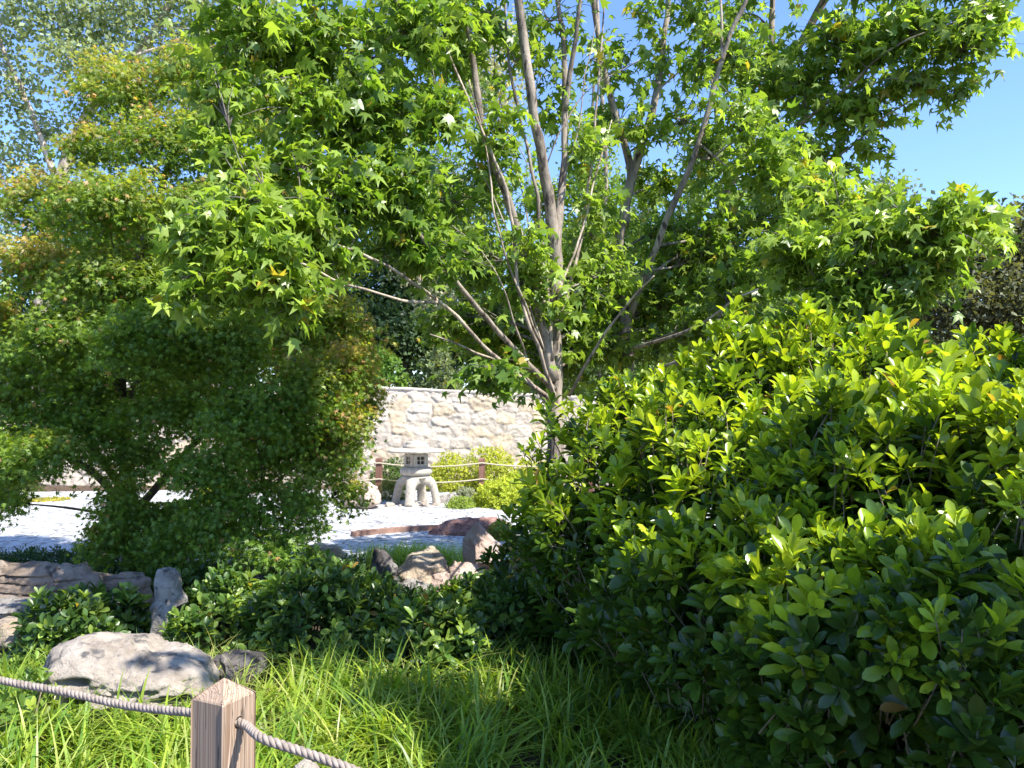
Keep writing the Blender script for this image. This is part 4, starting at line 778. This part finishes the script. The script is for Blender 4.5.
back_tree('evergreen_tree', 'dark evergreen tree beyond the wall, just right of the maple',
    [([(400, 430, 24), (405, 330, 24), (410, 240, 24), (415, 150, 24)], .25, .06), ([(405, 300, 24), (370, 270, 24)], .1, .04)],
    [(390, 330, 23, 44, 26), (430, 330, 24, 50, 34), (370, 300, 24, 40, 30), (420, 280, 24, 46, 34), (470, 320, 24, 44, 40), (390, 250, 24, 36, 30), (450, 250, 24.5, 40, 40), (340, 330, 24, 30, 40), (420, 200, 25, 60, 40), (500, 330, 25, 40, 40), (330, 260, 25, 40, 50)],
    .2, (.035, .075, .035), (.11, .18, .075), 1.5)
back_tree('pale_tree', 'pale straw coloured tree far behind the left limbs of the sweetgum',
    [([(450, 430, 20), (440, 330, 20), (420, 280, 20), (405, 230, 20)], .12, .04)],
    [(415, 262, 20, 26, 30), (440, 300, 20, 26, 20), (480, 60, 20, 30, 50), (500, 90, 20, 30, 40), (500, 30, 20, 30, 20)], .12, (.28, .30, .18), (.5, .48, .33), .8, (2.4, 2.2, 1.9))
back_tree('olive_tree', 'dull olive brown tree at the right edge beyond the hedge',
    [([(1000, 440, 26), (1000, 330, 26), (990, 270, 26)], .25, .08)],
    [(1000, 250, 26, 40, 36), (960, 270, 26, 40, 30), (1040, 240, 26, 50, 40), (990, 300, 25, 50, 30), (1030, 310, 25, 50, 36), (940, 310, 26, 40, 30), (920, 280, 27, 30, 24), (1060, 290, 26, 50, 60)],
    .2, (.06, .07, .035), (.17, .18, .085), 1.6)
back_tree('grey_green_tree', 'grey green tree far behind the right sweetgum branches',
    [([(880, 440, 32), (880, 330, 32), (885, 240, 32)], .25, .08)],
    [(880, 205, 32, 30, 22), (900, 240, 32, 46, 30), (850, 250, 32, 40, 34), (820, 300, 32, 60, 40), (890, 300, 32, 60, 40), (760, 300, 33, 60, 50), (700, 320, 33, 60, 40), (860, 350, 32, 90, 30), (960, 360, 32, 80, 34), (760, 360, 32, 80, 34), (1040, 350, 32, 60, 40), (660, 350, 33, 60, 40), (680, 250, 34, 30, 40)],
    .26, (.09, .13, .08), (.2, .26, .16), 1.5)
back_tree('evergreen_tree', 'bluish dark evergreen tree beyond the wall behind the maple',
    [([(200, 440, 22), (200, 300, 22), (195, 180, 22)], .25, .08)],
    [(100, 340, 22, 60, 40), (200, 330, 22, 70, 50), (290, 320, 22, 60, 50), (150, 260, 22, 60, 50), (240, 240, 22, 60, 60), (20, 340, 22, 60, 40), (-60, 330, 22, 60, 60), (330, 350, 21, 40, 30), (60, 280, 22, 50, 40)],
    .2, (.03, .06, .03), (.09, .14, .06), 1.4)
# clipped shrubs standing just behind the wall
GW = 'shrubs looking over the stone wall'
for cx, top, wpx, ca, cb, lab in ((300, 355, 44, (.06, .12, .03), (.14, .22, .05), 'green shrub over the wall, directly behind the maple edge'), (375, 356, 40, (.07, .15, .03), (.17, .28, .06), 'bright green shrub looking over the wall above the rope post'),
    (440, 360, 38, (.09, .13, .06), (.2, .25, .13), 'greyish green shrub looking over the wall above the lantern'), (505, 362, 38, (.1, .15, .07), (.22, .28, .14), 'soft green shrub looking over the wall behind hanging leaves'),
    (570, 362, 40, (.07, .13, .04), (.16, .24, .08), 'green shrub over the wall behind the left edge of the hedge'), (660, 350, 60, (.07, .13, .04), (.16, .24, .08), 'leafy shrub far behind the middle of the hedge top'), (790, 345, 80, (.06, .11, .03), (.16, .24, .06), 'wide shrub far behind the right part of the hedge'), (-20, 352, 80, (.05, .1, .03), (.12, .2, .05), 'broad shrub over the wall at the left edge'), (150, 352, 90, (.05, .1, .03), (.12, .2, .05), 'broad shrub over the wall behind the middle of the maple')):
    c = P(cx, 400, 17.3); mound('tall_shrub', lab, 'shrub', c, wpx * 17.3 / F, .8, P(cx, top, 17.3)[2], int(wpx * 55), .13, ca, cb, M_far, OVAL, 6, GW, new=.3, newcol=cb, base=0, shoot=.08)

# far wood closing the horizon
la = Acc(); n = 26000; x = U(-60, 60, n); y = U(46, 56, n); hm = 6.2 + 1.6 * vnoise(np.stack((x * .25, y * .1, x * 0), -1)) + .8 * vnoise(np.stack((x * .8, y * .3, x * 0), -1))
pos = np.stack((x, y, hm * U(0, 1, n) ** .8), -1); leaves(la, OVAL, pos, rdir(n), rdir(n) + (0, -.4, .4), U(.35, .8, n), mixcol(n, (.05, .09, .035), (.13, .19, .07)))
tag(la.build('far_wood', M_far), 'distant mass of green trees closing the view', 'wood', kind='stuff')
# unseen tree added right of the frame, canopy placed to shade lower hedge and grass
def added_shade_tree():
    root = thing('added_shade_tree', (4.3, -.9, 0), 'unseen leafy tree added right of the viewpoint to shade the hedge foot and grass', 'tree'); wa, la = Acc(), Acc()
    tube(wa, catmull([(4.3, -.9, -.1), (4.25, -.8, 1.2), (4.0, -.5, 2.6), (3.6, -.1, 3.8)], 6), np.linspace(.12, .05, 19), 9, rough=.1)
    for cx, cy, cz, rx, ry, rz, n in SHADE:
        c = np.array((cx, cy, cz)); tube(wa, catmull([(4.05, -.55, 2.4), (np.array((4.05, -.55, 2.4)) + c) / 2 + (0, 0, .2), c], 5), np.linspace(.035, .01, 11), 6)
        p = c + rdir(n) * U(.1, 1, n)[:, None] ** .5 * (rx, ry, rz); leaves(la, SWEET, p, rdir(n) * .8 + (0, 0, -.3), rdir(n) * .7 + (0, 0, .6), U(.08, .14, n), gum_cols(n, 0, None))
    wa.build('trunk', M_bark, root); la.build('crown', M_sweet, root)
SHADE = [(2.3, 1.4, 3.0, .6, .36, .2, 620), (1.75, 1.8, 3.0, .3, .35, .15, 260), (2.9, 1.2, 3.1, .7, .55, .3, 900), (3.3, .5, 3.3, .8, .7, .4, 900), (2.1, 2.35, 3.1, .3, .25, .15, 110), (1.75, 2.2, 3.05, .26, .4, .12, 330), (1.72, 1.95, 3.08, .3, .5, .1, 420), (1.55, 2.3, 3.15, .2, .3, .1, 90), (1.5, 3.0, 4.5, .85, .62, .25, 620), (.95, 2.15, 4.5, .35, .18, .1, 45), (1.35, 2.6, 3.17, .35, .3, .1, 280)]
added_shade_tree()

# ---------------------------------------------------------------- the glossy hedge on the right: two big bushes
def hedge(label, keys, n_s, seed):
    """keys along the front foot line: (x, y, front height, top height, depth back)"""
    K = np.array(keys, float); c0 = K[len(K) // 2]; root = thing('laurel_hedge', (c0[0] + .4, c0[1] + .5, 0), label, 'hedge', 'glossy hedge bushes')
    la, ta = Acc(), Acc(); s = U(0, len(K) - 1, n_s); i = np.minimum(s.astype(int), len(K) - 2); f = (s - i)[:, None]; k = K[i] * (1 - f) + K[i + 1] * f
    tan = norm(np.stack(((K[-1] - K[0])[0] * np.ones(n_s), (K[-1] - K[0])[1] * np.ones(n_s), np.zeros(n_s)), -1)); back = np.stack((-tan[:, 1], tan[:, 0], tan[:, 0] * 0), -1)
    if back[0][1] < 0: back = -back
    fh, th_, dp = k[:, 2], k[:, 3], k[:, 4]; L1 = fh; L2 = np.hypot(dp, th_ - fh); u = U(0, 1, n_s) * (L1 + L2)
    onf = u < L1; tt = np.where(onf, u / L1, (u - L1) / L2)
    bulge = np.where(onf, -.38 * np.sin(np.clip(tt, 0, 1) * 2.2), -.38 * math.sin(2.2) * (1 - tt))
    off = np.where(onf, bulge, bulge + dp * tt); z = np.where(onf, fh * tt, fh + (th_ - fh) * np.sin(tt * math.pi / 2))
    pos = np.stack((k[:, 0], k[:, 1], np.zeros(n_s)), -1) + back * off[:, None] + np.array((0, 0, 1.)) * z[:, None]
    nout = np.where(onf[:, None], -back + np.array((0, 0, .35)) * tt[:, None], -back * (1 - tt[:, None]) * .8 + np.array((0, 0, 1.)))
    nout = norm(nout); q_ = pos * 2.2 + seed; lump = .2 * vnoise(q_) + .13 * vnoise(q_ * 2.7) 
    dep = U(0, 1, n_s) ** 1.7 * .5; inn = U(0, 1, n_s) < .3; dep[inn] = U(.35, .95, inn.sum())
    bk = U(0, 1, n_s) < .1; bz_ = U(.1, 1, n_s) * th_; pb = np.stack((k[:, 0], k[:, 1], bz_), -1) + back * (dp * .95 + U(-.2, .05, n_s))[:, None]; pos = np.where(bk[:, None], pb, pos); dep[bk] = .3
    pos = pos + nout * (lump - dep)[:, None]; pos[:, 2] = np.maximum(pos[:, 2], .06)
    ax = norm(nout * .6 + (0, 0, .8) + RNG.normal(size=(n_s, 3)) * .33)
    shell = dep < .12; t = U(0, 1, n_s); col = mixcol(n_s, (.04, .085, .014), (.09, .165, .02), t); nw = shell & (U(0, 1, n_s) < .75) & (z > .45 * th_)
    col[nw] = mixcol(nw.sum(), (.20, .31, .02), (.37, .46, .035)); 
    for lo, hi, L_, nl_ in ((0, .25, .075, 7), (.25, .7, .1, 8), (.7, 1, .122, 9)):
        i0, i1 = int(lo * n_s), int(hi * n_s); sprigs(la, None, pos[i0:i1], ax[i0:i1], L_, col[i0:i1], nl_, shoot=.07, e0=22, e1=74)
    dd = np.where(shell)[0]
    for j in dd[:700]: tube(ta, [pos[j] - ax[j] * .16 + RNG.normal(size=3) * .01, pos[j] - ax[j] * .07, pos[j] + ax[j] * .05], (.0035, .003, .0018), 4)
    # main stems
    for j in range(0, n_s, n_s // 90):
        foot = k[j, :3] * (1, 1, 0) + back[j] * dp[j] * .45; foot = np.array((foot[0] + U(-.1, .1), foot[1] + U(-.1, .1), -.03)); ground_tube(ta, foot, pos[j] - nout[j] * .1, .014, .004, .08, 6, 5)
    la.build('foliage', M_laurel, root); ta.build('stem', M_twig, root)
hedge('farther glossy broadleaf hedge bush, its left edge overlapping the stone wall', [(.3, 5.0, 1.15, 1.9, .6), (.6, 4.2, 1.1, 2.0, 1.2), (.98, 3.6, 1.05, 1.85, 1.4), (1.3, 3.1, 1.02, 1.77, 1.4)], 4300, 3.0)
hedge('nearest glossy broadleaf hedge bush filling the lower right corner', [(.98, 3.2, .95, 1.5, .9), (1.22, 2.75, .95, 1.68, 1.4), (1.62, 2.42, 1.02, 1.95, 1.5), (2.6, 2.3, 1.15, 2.6, 1.5)], 5200, 9.0)
